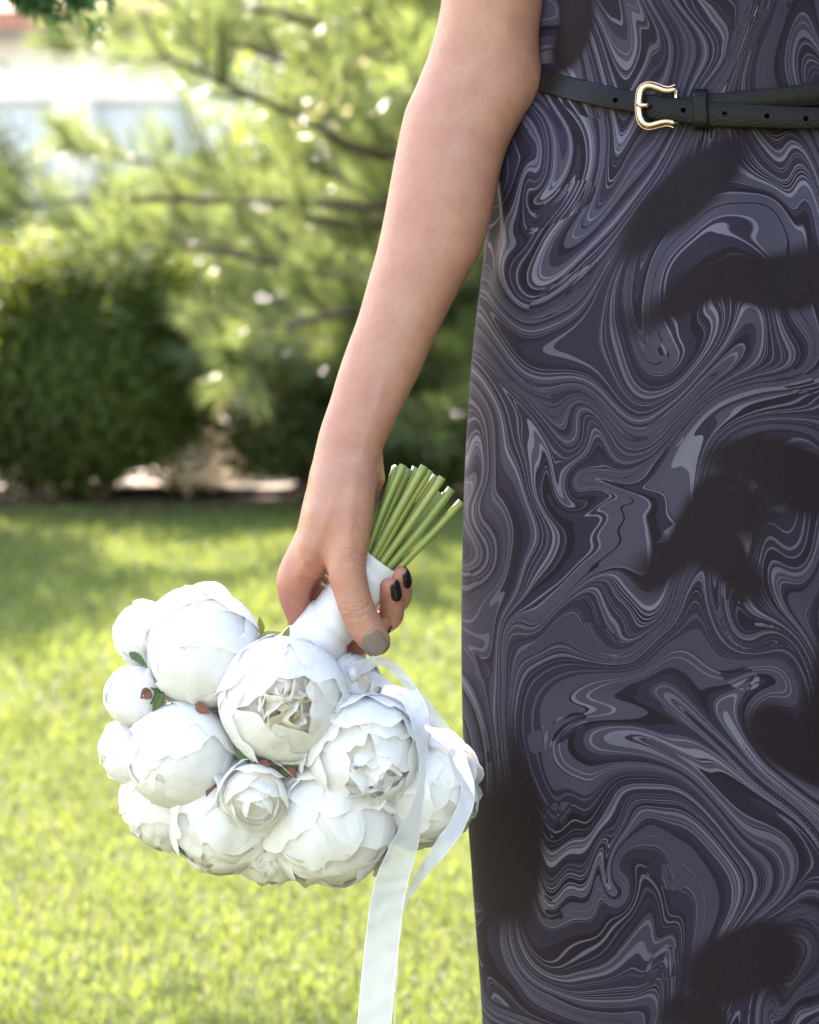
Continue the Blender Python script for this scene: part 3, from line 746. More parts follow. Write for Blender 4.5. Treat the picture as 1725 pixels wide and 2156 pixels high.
def surface_nets(F, org, h):
    """F[x,y,z] signed field -> quads"""
    S = F < 0
    nx, ny, nz = F.shape
    c = S[:-1, :-1, :-1].astype(np.uint8)
    cnt = np.zeros((nx - 1, ny - 1, nz - 1), np.uint8)
    for i in (0, 1):
        for j in (0, 1):
            for k in (0, 1):
                cnt += S[i:nx - 1 + i, j:ny - 1 + j, k:nz - 1 + k]
    act = (cnt > 0) & (cnt < 8)
    idx = np.full(act.shape, -1, np.int64); ai = np.argwhere(act); idx[act] = np.arange(len(ai))
    acc = np.zeros((len(ai), 3)); num = np.zeros(len(ai))
    corners = [(i, j, k) for i in (0, 1) for j in (0, 1) for k in (0, 1)]
    val = {cc: F[ai[:, 0] + cc[0], ai[:, 1] + cc[1], ai[:, 2] + cc[2]] for cc in corners}
    for a in corners:
        for ax in range(3):
            if a[ax] == 0:
                b = list(a); b[ax] = 1; b = tuple(b)
                va, vb = val[a], val[b]; cr = (va < 0) != (vb < 0)
                t = np.where(cr, va / np.where(cr, va - vb, 1), 0)
                p = np.array(a, float)[None] + np.zeros((len(ai), 1)); p[:, ax] += t
                acc[cr] += p[cr]; num[cr] += 1
    V = org + (ai + acc / num[:, None]) * h
    quads = []
    for ax in range(3):
        lo = [slice(None)] * 3; hi = [slice(None)] * 3
        lo[ax] = slice(0, -1); hi[ax] = slice(1, None)
        s0, s1 = S[tuple(lo)], S[tuple(hi)]
        e = np.argwhere(s0 != s1)
        o1, o2 = [(1, 2), (2, 0), (0, 1)][ax]
        ok = (e[:, o1] > 0) & (e[:, o2] > 0) & (e[:, o1] < F.shape[o1] - 1) & (e[:, o2] < F.shape[o2] - 1)
        e = e[ok]; flip = ~s0[e[:, 0], e[:, 1], e[:, 2]]
        def cell(d1, d2):
            q = e.copy(); q[:, o1] -= d1; q[:, o2] -= d2
            return idx[q[:, 0], q[:, 1], q[:, 2]]
        q = np.stack([cell(1, 1), cell(0, 1), cell(0, 0), cell(1, 0)], 1)
        q[flip] = q[flip][:, ::-1]
        quads.append(q)
    return V, np.concatenate(quads).astype(np.int32)
def smin(a, b, k):
    hh = np.clip(0.5 + 0.5 * (b - a) / k, 0, 1)
    return b + (a - b) * hh - k * hh * (1 - hh)

def build_body(person):
    h = 0.00118
    lo = L(575, 1420, -150).copy(); hi_ = L(1190, -960, 400)
    lo = np.array([min(lo[0], L(575, 0, 400)[0]), -150 * K, L(0, 1420, 400)[2]]); hi = np.array([L(1190, 0, 400)[0], 400 * K, L(0, -960, 400)[2]])
    n = np.ceil((hi - lo) / h).astype(int) + 1
    ax = [(lo[i] + np.arange(n[i]) * h).astype(np.float32) for i in range(3)]
    F = np.full(n, 0.03, np.float32)
    # arm + back of the hand as stacked elliptical slices
    A = np.array(ARM, float)
    s = (D + A[:, 3] * K) / D
    zz = (1078 - A[:, 0]) * K * s; xl = (A[:, 1] - 862.5) * K * s; xr = (A[:, 2] - 862.5) * K * s; dc = A[:, 3] * K; db = A[:, 4] * K
    o = np.argsort(zz)
    zi = ax[2]
    fl = [pchip(zz[o], q[o], zi) for q in ((xl + xr) / 2, (xr - xl) / 2, dc, db)]
    zmin, zmax = zz.min(), zz.max()
    slope = np.gradient(fl[0], zi); cosn = 1 / np.sqrt(1 + slope ** 2)
    for k in range(n[2]):
        if zi[k] < zmin - 0.012: continue
        cx, a, cy, b = (q[k] for q in fl)
        ee = max(0, zmin - zi[k]) + max(0, zi[k] - zmax)
        u = (ax[0] - cx) / a; v = (ax[1] - cy) / b
        e = (abs(u)[:, None] ** 2.15 + abs(v)[None, :] ** 2.15) ** (1 / 2.15)
        d = (e - 1) * min(a, b) * cosn[k]
        # follow real distance better along the long direction
        F[:, :, k] = np.minimum(0.03, np.where(ee > 0, np.maximum(d + ee * 0.5, ee), d))
    def box(p, r):
        i0 = np.maximum(0, np.floor((p.min(0) - r - lo) / h).astype(int)); i1 = np.minimum(n, np.ceil((p.max(0) + r - lo) / h).astype(int) + 1)
        return tuple(slice(a, b) for a, b in zip(i0, i1))
    def chain(pts, rad, pad):
        p = np.array(pts); sl = box(p, max(rad) + pad)
        X, Y, Z = np.meshgrid(ax[0][sl[0]], ax[1][sl[1]], ax[2][sl[2]], indexing='ij')
        G = np.full(X.shape, 0.03, np.float32)
        for i in range(len(p) - 1):
            a, b = p[i], p[i + 1]; ba = b - a; l2 = ba.dot(ba)
            t = np.clip(((X - a[0]) * ba[0] + (Y - a[1]) * ba[1] + (Z - a[2]) * ba[2]) / l2, 0, 1)
            d = np.sqrt((X - a[0] - t * ba[0]) ** 2 + (Y - a[1] - t * ba[1]) ** 2 + (Z - a[2] - t * ba[2]) ** 2) - (rad[i] + (rad[i + 1] - rad[i]) * t)
            G = smin(G, d.astype(np.float32), 0.0022)
        return sl, G, (X, Y, Z)
    tips = {}
    for name, ch in FINGERS.items():
        pts = [L(*c) for c, r in ch]; rad = [r * K for c, r in ch]
        fine = catmull(np.c_[np.array(pts), rad], 4 * len(ch))
        sl, G, (X, Y, Z) = chain(fine[:, :3], fine[:, 3], 0.012)
        kn = pts[2] if name == 'index' else pts[1]
        r2 = (X - kn[0]) ** 2 + (Y - kn[1]) ** 2 + (Z - kn[2]) ** 2
        if name == 'thumb':
            kk = 0.0015 + 0.0105 * np.exp(-r2 / 0.026 ** 2)
        else:
            kk = 0.0010 + 0.0075 * np.exp(-r2 / 0.014 ** 2)
        F[sl] = smin(F[sl], G, kk.astype(np.float32))
        tips[name] = (pts, rad)
    # heel of the palm, web of the thumb, elbow and wrist tendons
    for pts, rad, k in (([(796, 965, 45), (792, 1008, 55), (776, 1058, 62)], [10, 18, 14], 0.006),
                        ([(700, 1020, -28), (688, 1090, -38), (672, 1150, -32), (664, 1182, -24)], [40, 42, 34, 24], 0.012),
                        ([(1080, 150, 235), (1095, 185, 235)], [42, 40], 0.012)):
        sl, G, _ = chain([L(*p) for p in pts], [r * K for r in rad], 0.012)
        F[sl] = smin(F[sl], G, np.float32(k))
    # light smoothing of the field
    V, Q = surface_nets(F, lo, h)
    # two passes of vertex smoothing
    for it in range(3):
        acc = np.zeros_like(V); cnt = np.zeros(len(V))
        for a, b in ((0, 1), (1, 2), (2, 3), (3, 0)):
            np.add.at(acc, Q[:, a], V[Q[:, b]]); np.add.at(acc, Q[:, b], V[Q[:, a]])
            np.add.at(cnt, Q[:, a], 1); np.add.at(cnt, Q[:, b], 1)
        V = V * 0.4 + 0.6 * acc / cnt[:, None]
    # skin creases pressed into the surface
    crease = [([(722, 1283), (740, 1290), (760, 1284), (778, 1272)], .45), ([(728, 1296), (746, 1302), (768, 1296)], .4), ([(722, 1272), (742, 1277), (764, 1270)], .35), ([(690, 1212), (668, 1205), (648, 1186)], .7), ([(688, 1218), (660, 1222), (636, 1216)], .5), ([(690, 1208), (680, 1190), (672, 1168)], .4),
              ([(804, 962), (780, 976), (756, 980)], .22), ([(806, 975), (784, 990)], .15), ([(776, 1150), (758, 1140), (742, 1120)], .3), ([(778, 1125), (760, 1110), (748, 1090)], .25), ([(770, 1168), (750, 1168), (730, 1158)], .3), ([(640, 1262), (620, 1268), (600, 1262)], .3), ([(826, 1290), (812, 1284), (800, 1286)], .35), ([(838, 1276), (826, 1278), (815, 1274)], .3)]
    nrm = np.zeros_like(V); fn = np.cross(V[Q[:, 2]] - V[Q[:, 0]], V[Q[:, 3]] - V[Q[:, 1]])
    for a in range(4): np.add.at(nrm, Q[:, a], fn)
    nrm /= np.linalg.norm(nrm, axis=1)[:, None] + 1e-12
    if (nrm[:, 1] * (V[:, 1] - V[:, 1].mean())).sum() < 0: nrm = -nrm
    near = nrm[:, 1] < 0.15
    pxv = V[:, 0] / K / (1 + V[:, 1] / D) + 862.5; pyv = 1078 - V[:, 2] / K / (1 + V[:, 1] / D)
    for pth, dep in crease:
        c = catmull([(x, y, 0) for x, y in pth], 24); dd = np.full(len(V), 1e9)
        for q in c: dd = np.minimum(dd, (pxv - q[0]) ** 2 + (pyv - q[1]) ** 2)
        V -= nrm * (near * dep * 0.0011 * (np.exp(-dd / 3.2 ** 2) - 0.35 * np.exp(-(np.sqrt(dd) - 7) ** 2 / 3.5 ** 2)))[:, None]
    # raised tendons and veins at the wrist
    for pth, hgt, wd_ in (([(716, 1010), (690, 1090), (662, 1160), (628, 1210)], 0.0006, 10), ([(800, 820), (778, 900), (765, 960)], 0.00035, 9), ([(812, 760), (800, 850), (786, 930)], 0.0002, 7), ([(748, 1010), (738, 1090), (736, 1160)], 0.0006, 12)):
        c = catmull([(x, y, 0) for x, y in pth], 24); dd = np.full(len(V), 1e9)
        for q in c: dd = np.minimum(dd, (pxv - q[0]) ** 2 + (pyv - q[1]) ** 2)
        V += nrm * (near * hgt * np.exp(-dd / wd_ ** 2))[:, None]
    def blob(p, r): return np.exp(-((V - L(*p)) ** 2).sum(1) / (r * K) ** 2)
    red = np.zeros(len(V)); wrk = np.zeros(len(V)); vein = np.zeros(len(V))
    for nme in FINGERS:
        c = FINGERS[nme]
        red += 0.5 * blob(c[-1][0], 34)
    for p, r, a in (((600, 1215, -20), 45, 0.35), ((622, 1300, 30), 60, 0.55), ((690, 1215, -60), 40, 0.5), ((672, 1205, -30), 45, 0.5), ((735, 1200, -100), 50, 0.18), ((770, 1370, 60), 40, 0.4), ((660, 1260, 20), 60, 0.6)):
        red += a * blob(p, r)
    wrk += blob((748, 1287, -112), 26) + 0.7 * blob((752, 1170, -100), 50) + 0.5 * blob((800, 970, 0), 30) + 0.35 * blob((640, 1200, -40), 50) + 0.4 * blob((826, 1290, 0), 22)
    for path in ([(812, 760, -30), (800, 850, -40), (770, 930, -45), (765, 990, -50)], [(860, 640, 10), (815, 760, -20), (792, 870, -30)], [(1010, 200, 100), (960, 300, 80), (930, 400, 70)], [(690, 990, -60), (668, 1080, -50), (650, 1150, -50)]):
        c = catmull([L(*p) for p in path], 30)
        # distance in the picture plane to the vein line
        for q in c: vein = np.maximum(vein, 0.8 * np.exp(-(((V[:, 0] - q[0]) ** 2 + (V[:, 2] - q[2]) ** 2)) / (10 * K) ** 2) * (V[:, 1] < q[1] + 0.03))
    b = obj('body', l2w(V), Q, M['skin'], person, attrs={'red': ('FLOAT', np.clip(red, 0, 1)), 'wrinkle': ('FLOAT', np.clip(wrk, 0, 1)), 'vein': ('FLOAT', np.clip(vein, 0, 1))}, origin=W(800, 600, 100))
    b['label'] = 'bare arm and hand with the fingers closed round the bouquet handle'
    return b

def build_nail(body, tip, tdir, nrm, wid, ln, mat, label=None, proud=0.0005):
    """curved squoval plate laid on the finger: tip = px point on the finger under the plate's centre"""
    from mathutils.bvhtree import BVHTree
    global _BVH
    if _BVH is None:
        me = body.data
        _BVH = BVHTree.FromPolygons([v.co.copy() for v in me.vertices], [tuple(p.vertices) for p in me.polygons])
    bo = wloc(body)
    rot = lambda q: np.array([q[0], q[1] * cP + q[2] * sP, -q[1] * sP + q[2] * cP])
    c = W(*tip)
    t = rot(pvec(tdir)); nn = rot(pvec(nrm)); nn = norm(nn - t * nn.dot(t)); sd = np.cross(t, nn)
    nu, nv = 13, 15; V = []
    for j in range(nv):
        v = -1 + 2 * j / (nv - 1)                           # -1 cuticle, +1 free edge
        prof = max(0.2, (1 - abs(v) ** 2.8) ** (1 / 2.2)) if v < 0 else 1 - 0.10 * v ** 3
        for i in range(nu):
            u = -1 + 2 * i / (nu - 1)
            vv = v - 0.14 * u * u * max(v, 0) ** 3
            p = c + t * vv * ln * K / 2 + sd * u * prof * wid * K / 2
            o = p + nn * 0.03
            h = _BVH.ray_cast(Vector(o - bo), Vector(-nn), 0.06)
            V.append((np.array(h[0]) + bo + nn * proud) if h[0] is not None else None)
    G = [V[j * nu:(j + 1) * nu] for j in range(nv)]
    for j in range(nv):                                     # the free edge overhangs the fingertip
        for i in range(nu):
            if j > 1 and G[j - 1][i] is not None and G[j - 2][i] is not None:
                ext = 2 * G[j - 1][i] - G[j - 2][i] - nn * 0.00004
                if G[j][i] is None or (G[j][i] - ext).dot(nn) < -0.0004: G[j][i] = ext
    for j in range(nv):
        for i in range(nu):
            if G[j][i] is None:
                row = [k for k in range(nu) if G[j][k] is not None]
                G[j][i] = G[j][min(row, key=lambda k: abs(k - i))] if row else c + nn * 0.006
    V = np.array([q for r in G for q in r])
    o = obj('fingernail', V, grid_faces(nu, nv), mat, body)
    m = o.modifiers.new('thickness', 'SOLIDIFY'); m.thickness = 0.0007; m.offset = 0
    if label: o['label'] = label
    return o
_BVH = None

def build_person():
    person = empty('person', (XB, YB, 0.0))
    tag(person, 'woman in a dark marbled sleeveless dress and black belt, holding a bouquet at her side', 'person')
    build_dress(person)
    body = build_body(person)
    build_nail(body, (787, 1351, -72), (27, 44, 4), (0.05, -0.08, -1), 46, 54, M['nail_taupe'], 'taupe painted thumbnail')
    build_nail(body, (822, 1238, -26), (-2, -42, -26), (0.55, -0.1, -0.80), 31, 42, M['nail_black'], 'black painted fingernail')
    build_nail(body, (844, 1213, -8), (0, -40, -30), (0.66, -0.1, -0.72), 29, 40, M['nail_black'], 'black painted fingernail')
    build_nail(body, (800, 1323, 16), (52, -42, -50), (0.75, 0.62, 0.1), 28, 38, M['nail_black'], 'black painted fingernail')
    build_nail(body, (813, 1212, 112), (0, -40, -40), (0.8, 0.1, 0.4), 24, 32, M['nail_black'], 'black painted fingernail')
    build_belt(person)
    return person

# ------------------------------------------------------------------ belt
def belt_phi(px):
    return np.arcsin(np.clip((np.asarray(px, float) - 1600) / 466.0, -1, 1))
def px_to_dress(px, py, off):
    """world point on the dress surface (pushed out by off) seen at px, py"""
    y = YB - 0.09
    for _ in range(12):
        z = z_of_py(py, y); dep = y * cP - (z - H) * sP
        x = (px - 862.5) / 862.5 * TX * dep
        a, b = dress_ab(np.array([z])); a = a[0] + off; b = b[0] + off
        s = np.clip((x - XB) / a, -0.9999, 0.9999)
        y = 0.5 * y + 0.5 * (YB - b * math.sqrt(1 - s * s))
    return np.array([x, y, z])
def strap(name, rows, parent, mat, thick=0.0016, tail=None):
    """rows: (px, top py, bottom py, offset) -> a leather strip with rounded edges"""
    r = np.array(rows, float); n = max(24, int((r[-1, 0] - r[0, 0]) / 8))
    xs = np.linspace(r[0, 0], r[-1, 0], n)
    top, bot, off = (pchip(r[:, 0], r[:, i], xs) for i in (1, 2, 3))
    V = []
    for i in range(n):
        a, b, o_ = top[i], bot[i], off[i]
        for f, dd in ((0.0, 0.0), (0.0, thick * 0.7), (0.06, thick), (0.5, thick * 1.12), (0.94, thick), (1.0, thick * 0.7), (1.0, 0.0), (0.5, -0.0002)):
            V.append(px_to_dress(xs[i], a + (b - a) * f, o_ + dd))
    if tail is not None: V = V + tail
    V = np.array(V); f = [tuple(q) for q in grid_faces(8, n, True)] + [tuple(range(8))[::-1], tuple(range((n - 1) * 8, n * 8))]
    return obj(name, V, f, mat, parent)
def build_belt(person):
    belt = empty('belt', px_to_dress(1480, 230, 0.0), person)
    belt['label'] = 'narrow black leather belt with a gold horseshoe buckle'
    strap('strap', [(1136, 146, 193, 0.0006), (1200, 161, 210, 0.0006), (1270, 178, 226, 0.0007), (1343, 194, 240, 0.0010), (1366, 198, 249, 0.0030), (1440, 208, 259, 0.0034), (1490, 213, 266, 0.0036), (1600, 220, 270, 0.0030), (1725, 227, 272, 0.0028), (1850, 232, 274, 0.0028), (1960, 234, 273, 0.0025)], belt, M['leather'])
    strap('strap', [(1405, 205, 236, 0.0006), (1450, 203, 245, 0.0008), (1490, 198, 242, 0.0008), (1600, 188, 232, 0.0006), (1725, 174, 222, 0.0006), (1900, 160, 208, 0.0006), (2048, 150, 196, 0.0006)], belt, M['leather'])
    # round the back
    zb = float(px_to_dress(1150, 170, 0.001)[2]); ze = float(px_to_dress(2040, 172, 0.001)[2])
    ph = np.linspace(math.pi / 2 - 0.12, 1.5 * math.pi + 0.12, 40); V = []
    for i, p in enumerate(ph):
        zc = ze + (zb - ze) * i / 39
        for dz, o_ in ((0.0068, 0.0004), (0.0068, 0.002), (-0.0068, 0.002), (-0.0068, 0.0004)):
            V.append(dress_point(np.array(p), np.array(zc + dz), o_))
    obj('strap', np.array(V), grid_faces(4, 40, True), M['leather'], belt)
    # keeper loop
    V = []; prof = [(1458, 0.0), (1458, 0.0062), (1463, 0.0070), (1484, 0.0070), (1490, 0.0062), (1490, 0.0)]
    n = 16
    for j in range(n):
        f = j / (n - 1); py = 187 + (274 - 187) * f
        rnd = 1 - (abs(2 * f - 1)) ** 6 * 0.75
        for px, o_ in prof: V.append(px_to_dress(px + 4 * f, py, 0.0002 + o_ * rnd))
    obj('keeper', np.array(V), grid_faces(6, n, True), M['leather'], belt)
    # buckle frame: a horseshoe of gold with a beaded rim
    pth = [(1424, 187), (1412, 191), (1398, 190), (1382, 184), (1368, 181), (1356, 185), (1349, 197), (1347, 222), (1349, 246), (1356, 260), (1368, 264), (1382, 261), (1398, 257), (1412, 257), (1422, 261)]
    P = np.array([px_to_dress(x, y, 0.0068) for x, y in pth]); Pc = catmull(P, 70)
    rr = 0.0015 + 0.0006 * np.sin(np.linspace(0, np.pi, 70)); rr[:2] *= 0.6; rr[-2:] *= 0.6
    buckle = tube_obj('buckle', Pc, rr, M['gold'], belt, 10)
    tube_obj('buckle_bar', [px_to_dress(1424, y_, 0.0030) for y_ in (187, 200, 224, 248, 261)], 0.0012, M['gold'], belt, 8)
    cen = Pc.mean(0); parts = []
    ico = np.array([(np.sin(t) * np.cos(p), np.sin(t) * np.sin(p), np.cos(t)) for t in np.linspace(0.001, np.pi - 0.001, 6) for p in np.arange(8) / 8 * 2 * np.pi]); icf = grid_faces(8, 6, True)
    Pb = catmull(P, 92); tg = np.gradient(Pb, axis=0)
    for i in range(0, 92):
        out = norm(np.cross(tg[i], [0, 1, 0.0])); out = out if out.dot(Pb[i] - cen) > 0 else -out
        parts.append((Pb[i] + out * 0.0024 + [0, 0.0006, 0] + ico * 0.00058, icf))
    v, f = join(parts); tag(obj('beaded_rim', v, f, M['gold'], belt), kind='stuff')
    tube_obj('prong', [px_to_dress(1342, 222, 0.0072), px_to_dress(1350, 222, 0.0092), px_to_dress(1362, 222, 0.0088), px_to_dress(1368, 223, 0.0062)], [0.0012, 0.0015, 0.0015, 0.0012], M['gold'], belt, 8)
    for px, py, o_ in ((1296, 211, 0.0026), (1439, 232, 0.0052), (1526, 240, 0.0052), (1615, 244, 0.0048), (1697, 250, 0.0046)):
        c = px_to_dress(px, py, o_ - 0.0001); e = px_to_dress(px + 4, py, o_ - 0.0001); u = norm(e - c); w_ = np.array([0, 0, 1.0]); nn = norm(np.cross(u, w_)); 
        if nn[1] > 0: nn = -nn
        a = np.arange(14) / 14 * 2 * np.pi
        ring = lambda r, dz: c + r * (np.cos(a)[:, None] * u + np.sin(a)[:, None] * w_) + nn * dz
        v = np.concatenate([ring(0.0016, 0.0004), ring(0.0013, 0.00035), ring(0.0011, 0.0002)]); f = [tuple(q) for q in grid_faces(14, 3, True)] + [tuple(range(28, 42))]
        obj('hole', v, f, M['hole'], belt)
PERSON = build_person()

# ------------------------------------------------------------------ bouquet
BQ = empty('bouquet', W(690, 1420, 20))
tag(BQ, 'bouquet of white artificial peonies with ribbon-wrapped handle and long white ribbon tails', 'bouquet')
def petal_mesh(R, phi0, Wd, bt, rng, flare=0.02, ruff=0.01, tuck=0.03, zoff=0.0, zs=1.0, nu=17, nv=17, b0=0.12):
    u = np.linspace(-1, 1, nu)[None, :]; v = (np.linspace(0, 1, nv) ** 0.85)[:, None]
    a1, a2, a3, a4 = rng.uniform(0, 6.28, 4)
    fray = 0.035 * np.sin(u * 5.1 + a1) + 0.022 * np.sin(u * 11.3 + a2) + 0.007 * rng.normal(size=(1, nu))
    btu = bt - 0.55 * Wd * np.abs(u) ** 3 + fray - 0.05 * np.exp(-((u - rng.uniform(-.3, .3)) / 0.12) ** 2)
    be = b0 + (btu - b0) * v
    sh = 0.22 + 0.78 * sstep(0, 0.62, v) - 0.10 * sstep(0.75, 1, v)
    ga = u * Wd * sh + 0.03 * np.sin(v * 9 + a3) * u
    ePhi = np.array([math.cos(phi0), math.sin(phi0), 0.0]); side = np.array([-math.sin(phi0), math.cos(phi0), 0.0])
    m = np.sin(be)[..., None] * ePhi - np.cos(be)[..., None] * np.array([0, 0, 1.0])
    d = np.cos(ga)[..., None] * m + np.sin(ga)[..., None] * side
    r = R * (1 + tuck * u * v + 0.035 * u ** 2 * v + flare * sstep(0.6, 1, v) ** 2 * (1 + 0.4 * np.sin(u * 2 + a4))
             + ruff * np.sin(u * 6.5 + a2) * v ** 4 + 0.6 * ruff * np.sin(u * 13 + a1) * v ** 8
             + 0.004 * np.sin(u * 23 + a4 + 3 * v) * v ** 3 + 0.010 * np.sin(u * 4 + v * 5 + a3) * v + 0.006 * np.sin(u * 9 - v * 7 + a4) * v)
    P = d * r[..., None] + np.array([0, 0, zoff])
    P[..., 2] *= zs
    uv = np.stack(np.broadcast_arrays((u + 1) / 2 * Wd + a1, v + a2), -1).reshape(-1, 2)
    return P.reshape(-1, 3), grid_faces(nu, nv), uv
def ruffle_mesh(R, n, rng, rmax=0.5, z0=0.2, z1=0.86):
    parts, uvs = [], []
    for k in range(n):
        rho = R * rmax * math.sqrt((k + 0.5) / n) * rng.uniform(0.85, 1.1); a = k * 2.4 + rng.uniform(-0.4, 0.4)
        c = np.array([rho * math.cos(a), rho * math.sin(a), 0])
        fa = a + rng.uniform(-0.9, 0.9); nr = np.array([math.cos(fa), math.sin(fa), 0]); sd = np.array([-nr[1], nr[0], 0])
        wdt = R * rng.uniform(0.17, 0.30); top = R * (z1 - 0.22 * (rho / R / rmax) ** 2) * rng.uniform(0.88, 1.06)
        nu, nv = 13, 9; u = np.linspace(-1, 1, nu)[None, :]; v = np.linspace(0, 1, nv)[:, None]
        ph = rng.uniform(0, 6.28, 4); lean = rng.uniform(-0.30, 0.12)
        w_ = wdt * (0.4 + 0.6 * sstep(0, .7, v))
        hh = R * z0 + (top - R * z0) * v * (1 - 0.22 * np.abs(u) ** 2.5 + 0.06 * np.sin(u * 5 + ph[0]))
        bend = R * (lean * v ** 2 - 0.13 * u ** 2 * v + 0.05 * np.sin(u * 3.4 + ph[1]) * v + 0.016 * np.sin(u * 7 + ph[2]) * v ** 2)
        P = c + sd * (u * w_)[..., None] + nr * bend[..., None] + np.array([0, 0, 1.0]) * hh[..., None]
        parts.append((P.reshape(-1, 3), grid_faces(nu, nv))); uvs.append(np.stack(np.broadcast_arrays((u + 1) / 2 + ph[3], v), -1).reshape(-1, 2))
    v, f = join(parts); return v, f, np.concatenate(uvs)
def ellipsoid(n1=16, n2=10):
    t = np.linspace(0.001, np.pi - 0.001, n2)[:, None]; p = (np.arange(n1) / n1 * 2 * np.pi)[None, :]
    v = np.stack(np.broadcast_arrays(np.sin(t) * np.cos(p), np.sin(t) * np.sin(p), np.cos(t)), -1).reshape(-1, 3)
    return v, grid_faces(n1, n2, True)
TYPES = {  # petals, radius range, tip angle range (deg from the stem), half width range, flare range, ruffle, core z, ruffled heart
    'bud':   dict(n=15, r=(1.0, 0.89), b=(108, 186), w=(0.95, 0.80), fl=(0.0, -0.02), ruff=0.016, core=1.02, heart=0),
    'cup':   dict(n=14, r=(1.0, 0.87), b=(112, 166), w=(1.0, 0.80), fl=(-0.010, -0.03), ruff=0.016, core=0.80, heart=9, hz=0.86),
    'open':  dict(n=16, r=(1.0, 0.86), b=(114, 157), w=(1.02, 0.80), fl=(-0.014, -0.03), ruff=0.018, core=0.66, heart=24, hz=0.95),
    'loose': dict(n=19, r=(1.0, 0.76), b=(92, 152), w=(0.88, 0.66), fl=(0.05, 0.01), ruff=0.022, core=0.70, heart=20, hz=0.84),
    'layer': dict(n=22, r=(1.02, 0.86), b=(92, 192), w=(0.92, 0.70), fl=(0.07, 0.015), ruff=0.034, core=0.80, heart=0),
    'rose':  dict(n=17, r=(1.0, 0.26), b=(98, 148), w=(0.95, 1.15), fl=(0.04, 0.0), ruff=0.014, core=0.5, heart=0),
}
def peony(px, py, d, R, axis, typ, seed, label=None, roll=0.0, each=True, extra=()):
    rng = np.random.RandomState(seed); T = TYPES[typ]
    c = L(px, py, d); s = (D + d * K) / D; Rm = R * K * s
    z = pvec(axis); x = norm(np.cross([0.13, 0.2, 1.0], z)); y = np.cross(z, x)
    B = np.stack([x, y, z], 1)
    tw = lambda p: l2w(c + p @ B.T)
    v, f = ellipsoid()
    cz = T['core']; v = v * Rm * 0.80
    v[:, 2] = np.where(v[:, 2] > 0, v[:, 2] * cz / 0.95, v[:, 2])
    root = obj('peony', tw(v), f, M['petal_cream'], BQ, origin=l2w(c))
    if label: root['label'] = label
    acc = []
    n = T['n']
    for i in range(n):
        t = i / (n - 1); lp = lambda q: q[0] + (q[1] - q[0]) * t
        rr = Rm * lp(T['r']); zo = 0.0
        if typ == 'rose': zo = (Rm - rr) * 0.62
        bt = math.radians(lp(T['b']) + rng.uniform(-9, 9))
        rr *= rng.uniform(0.985, 1.035)
        pv, pf, uv = petal_mesh(rr, roll + i * 2.3999 + rng.uniform(-0.25, 0.25), lp(T['w']) * rng.uniform(0.9, 1.1), bt, rng, lp(T['fl']), T['ruff'], 0.03 * rng.choice([-1, 1]), zo)
        acc.append((tw(pv), pf, uv, 'petal'))
    for (phi, bt, w_, fl, rs) in extra:
        pv, pf, uv = petal_mesh(Rm * rs, phi, w_, math.radians(bt), rng, fl, 0.012, 0.02, 0.0)
        acc.append((tw(pv), pf, uv, 'petal'))
    if each:
        for pv, pf, uv, mt in acc: obj('petal', pv, pf, M[mt], root, uv=uv)
    else:
        pv, pf = join([(a, b) for a, b, _, _ in acc]); tag(obj('petals', pv, pf, M['petal'], root, uv=np.concatenate([q[2] for q in acc])), kind='stuff')
    if T['heart']:
        pv, pf, uv = ruffle_mesh(Rm, T['heart'], rng, 0.42 if typ == 'open' else 0.50, 0.40, T['hz'])
        tag(obj('ruffled_heart', tw(pv), pf, M['petal_cream' if typ != 'loose' else 'petal'], root, uv=uv), kind='stuff')
    return root
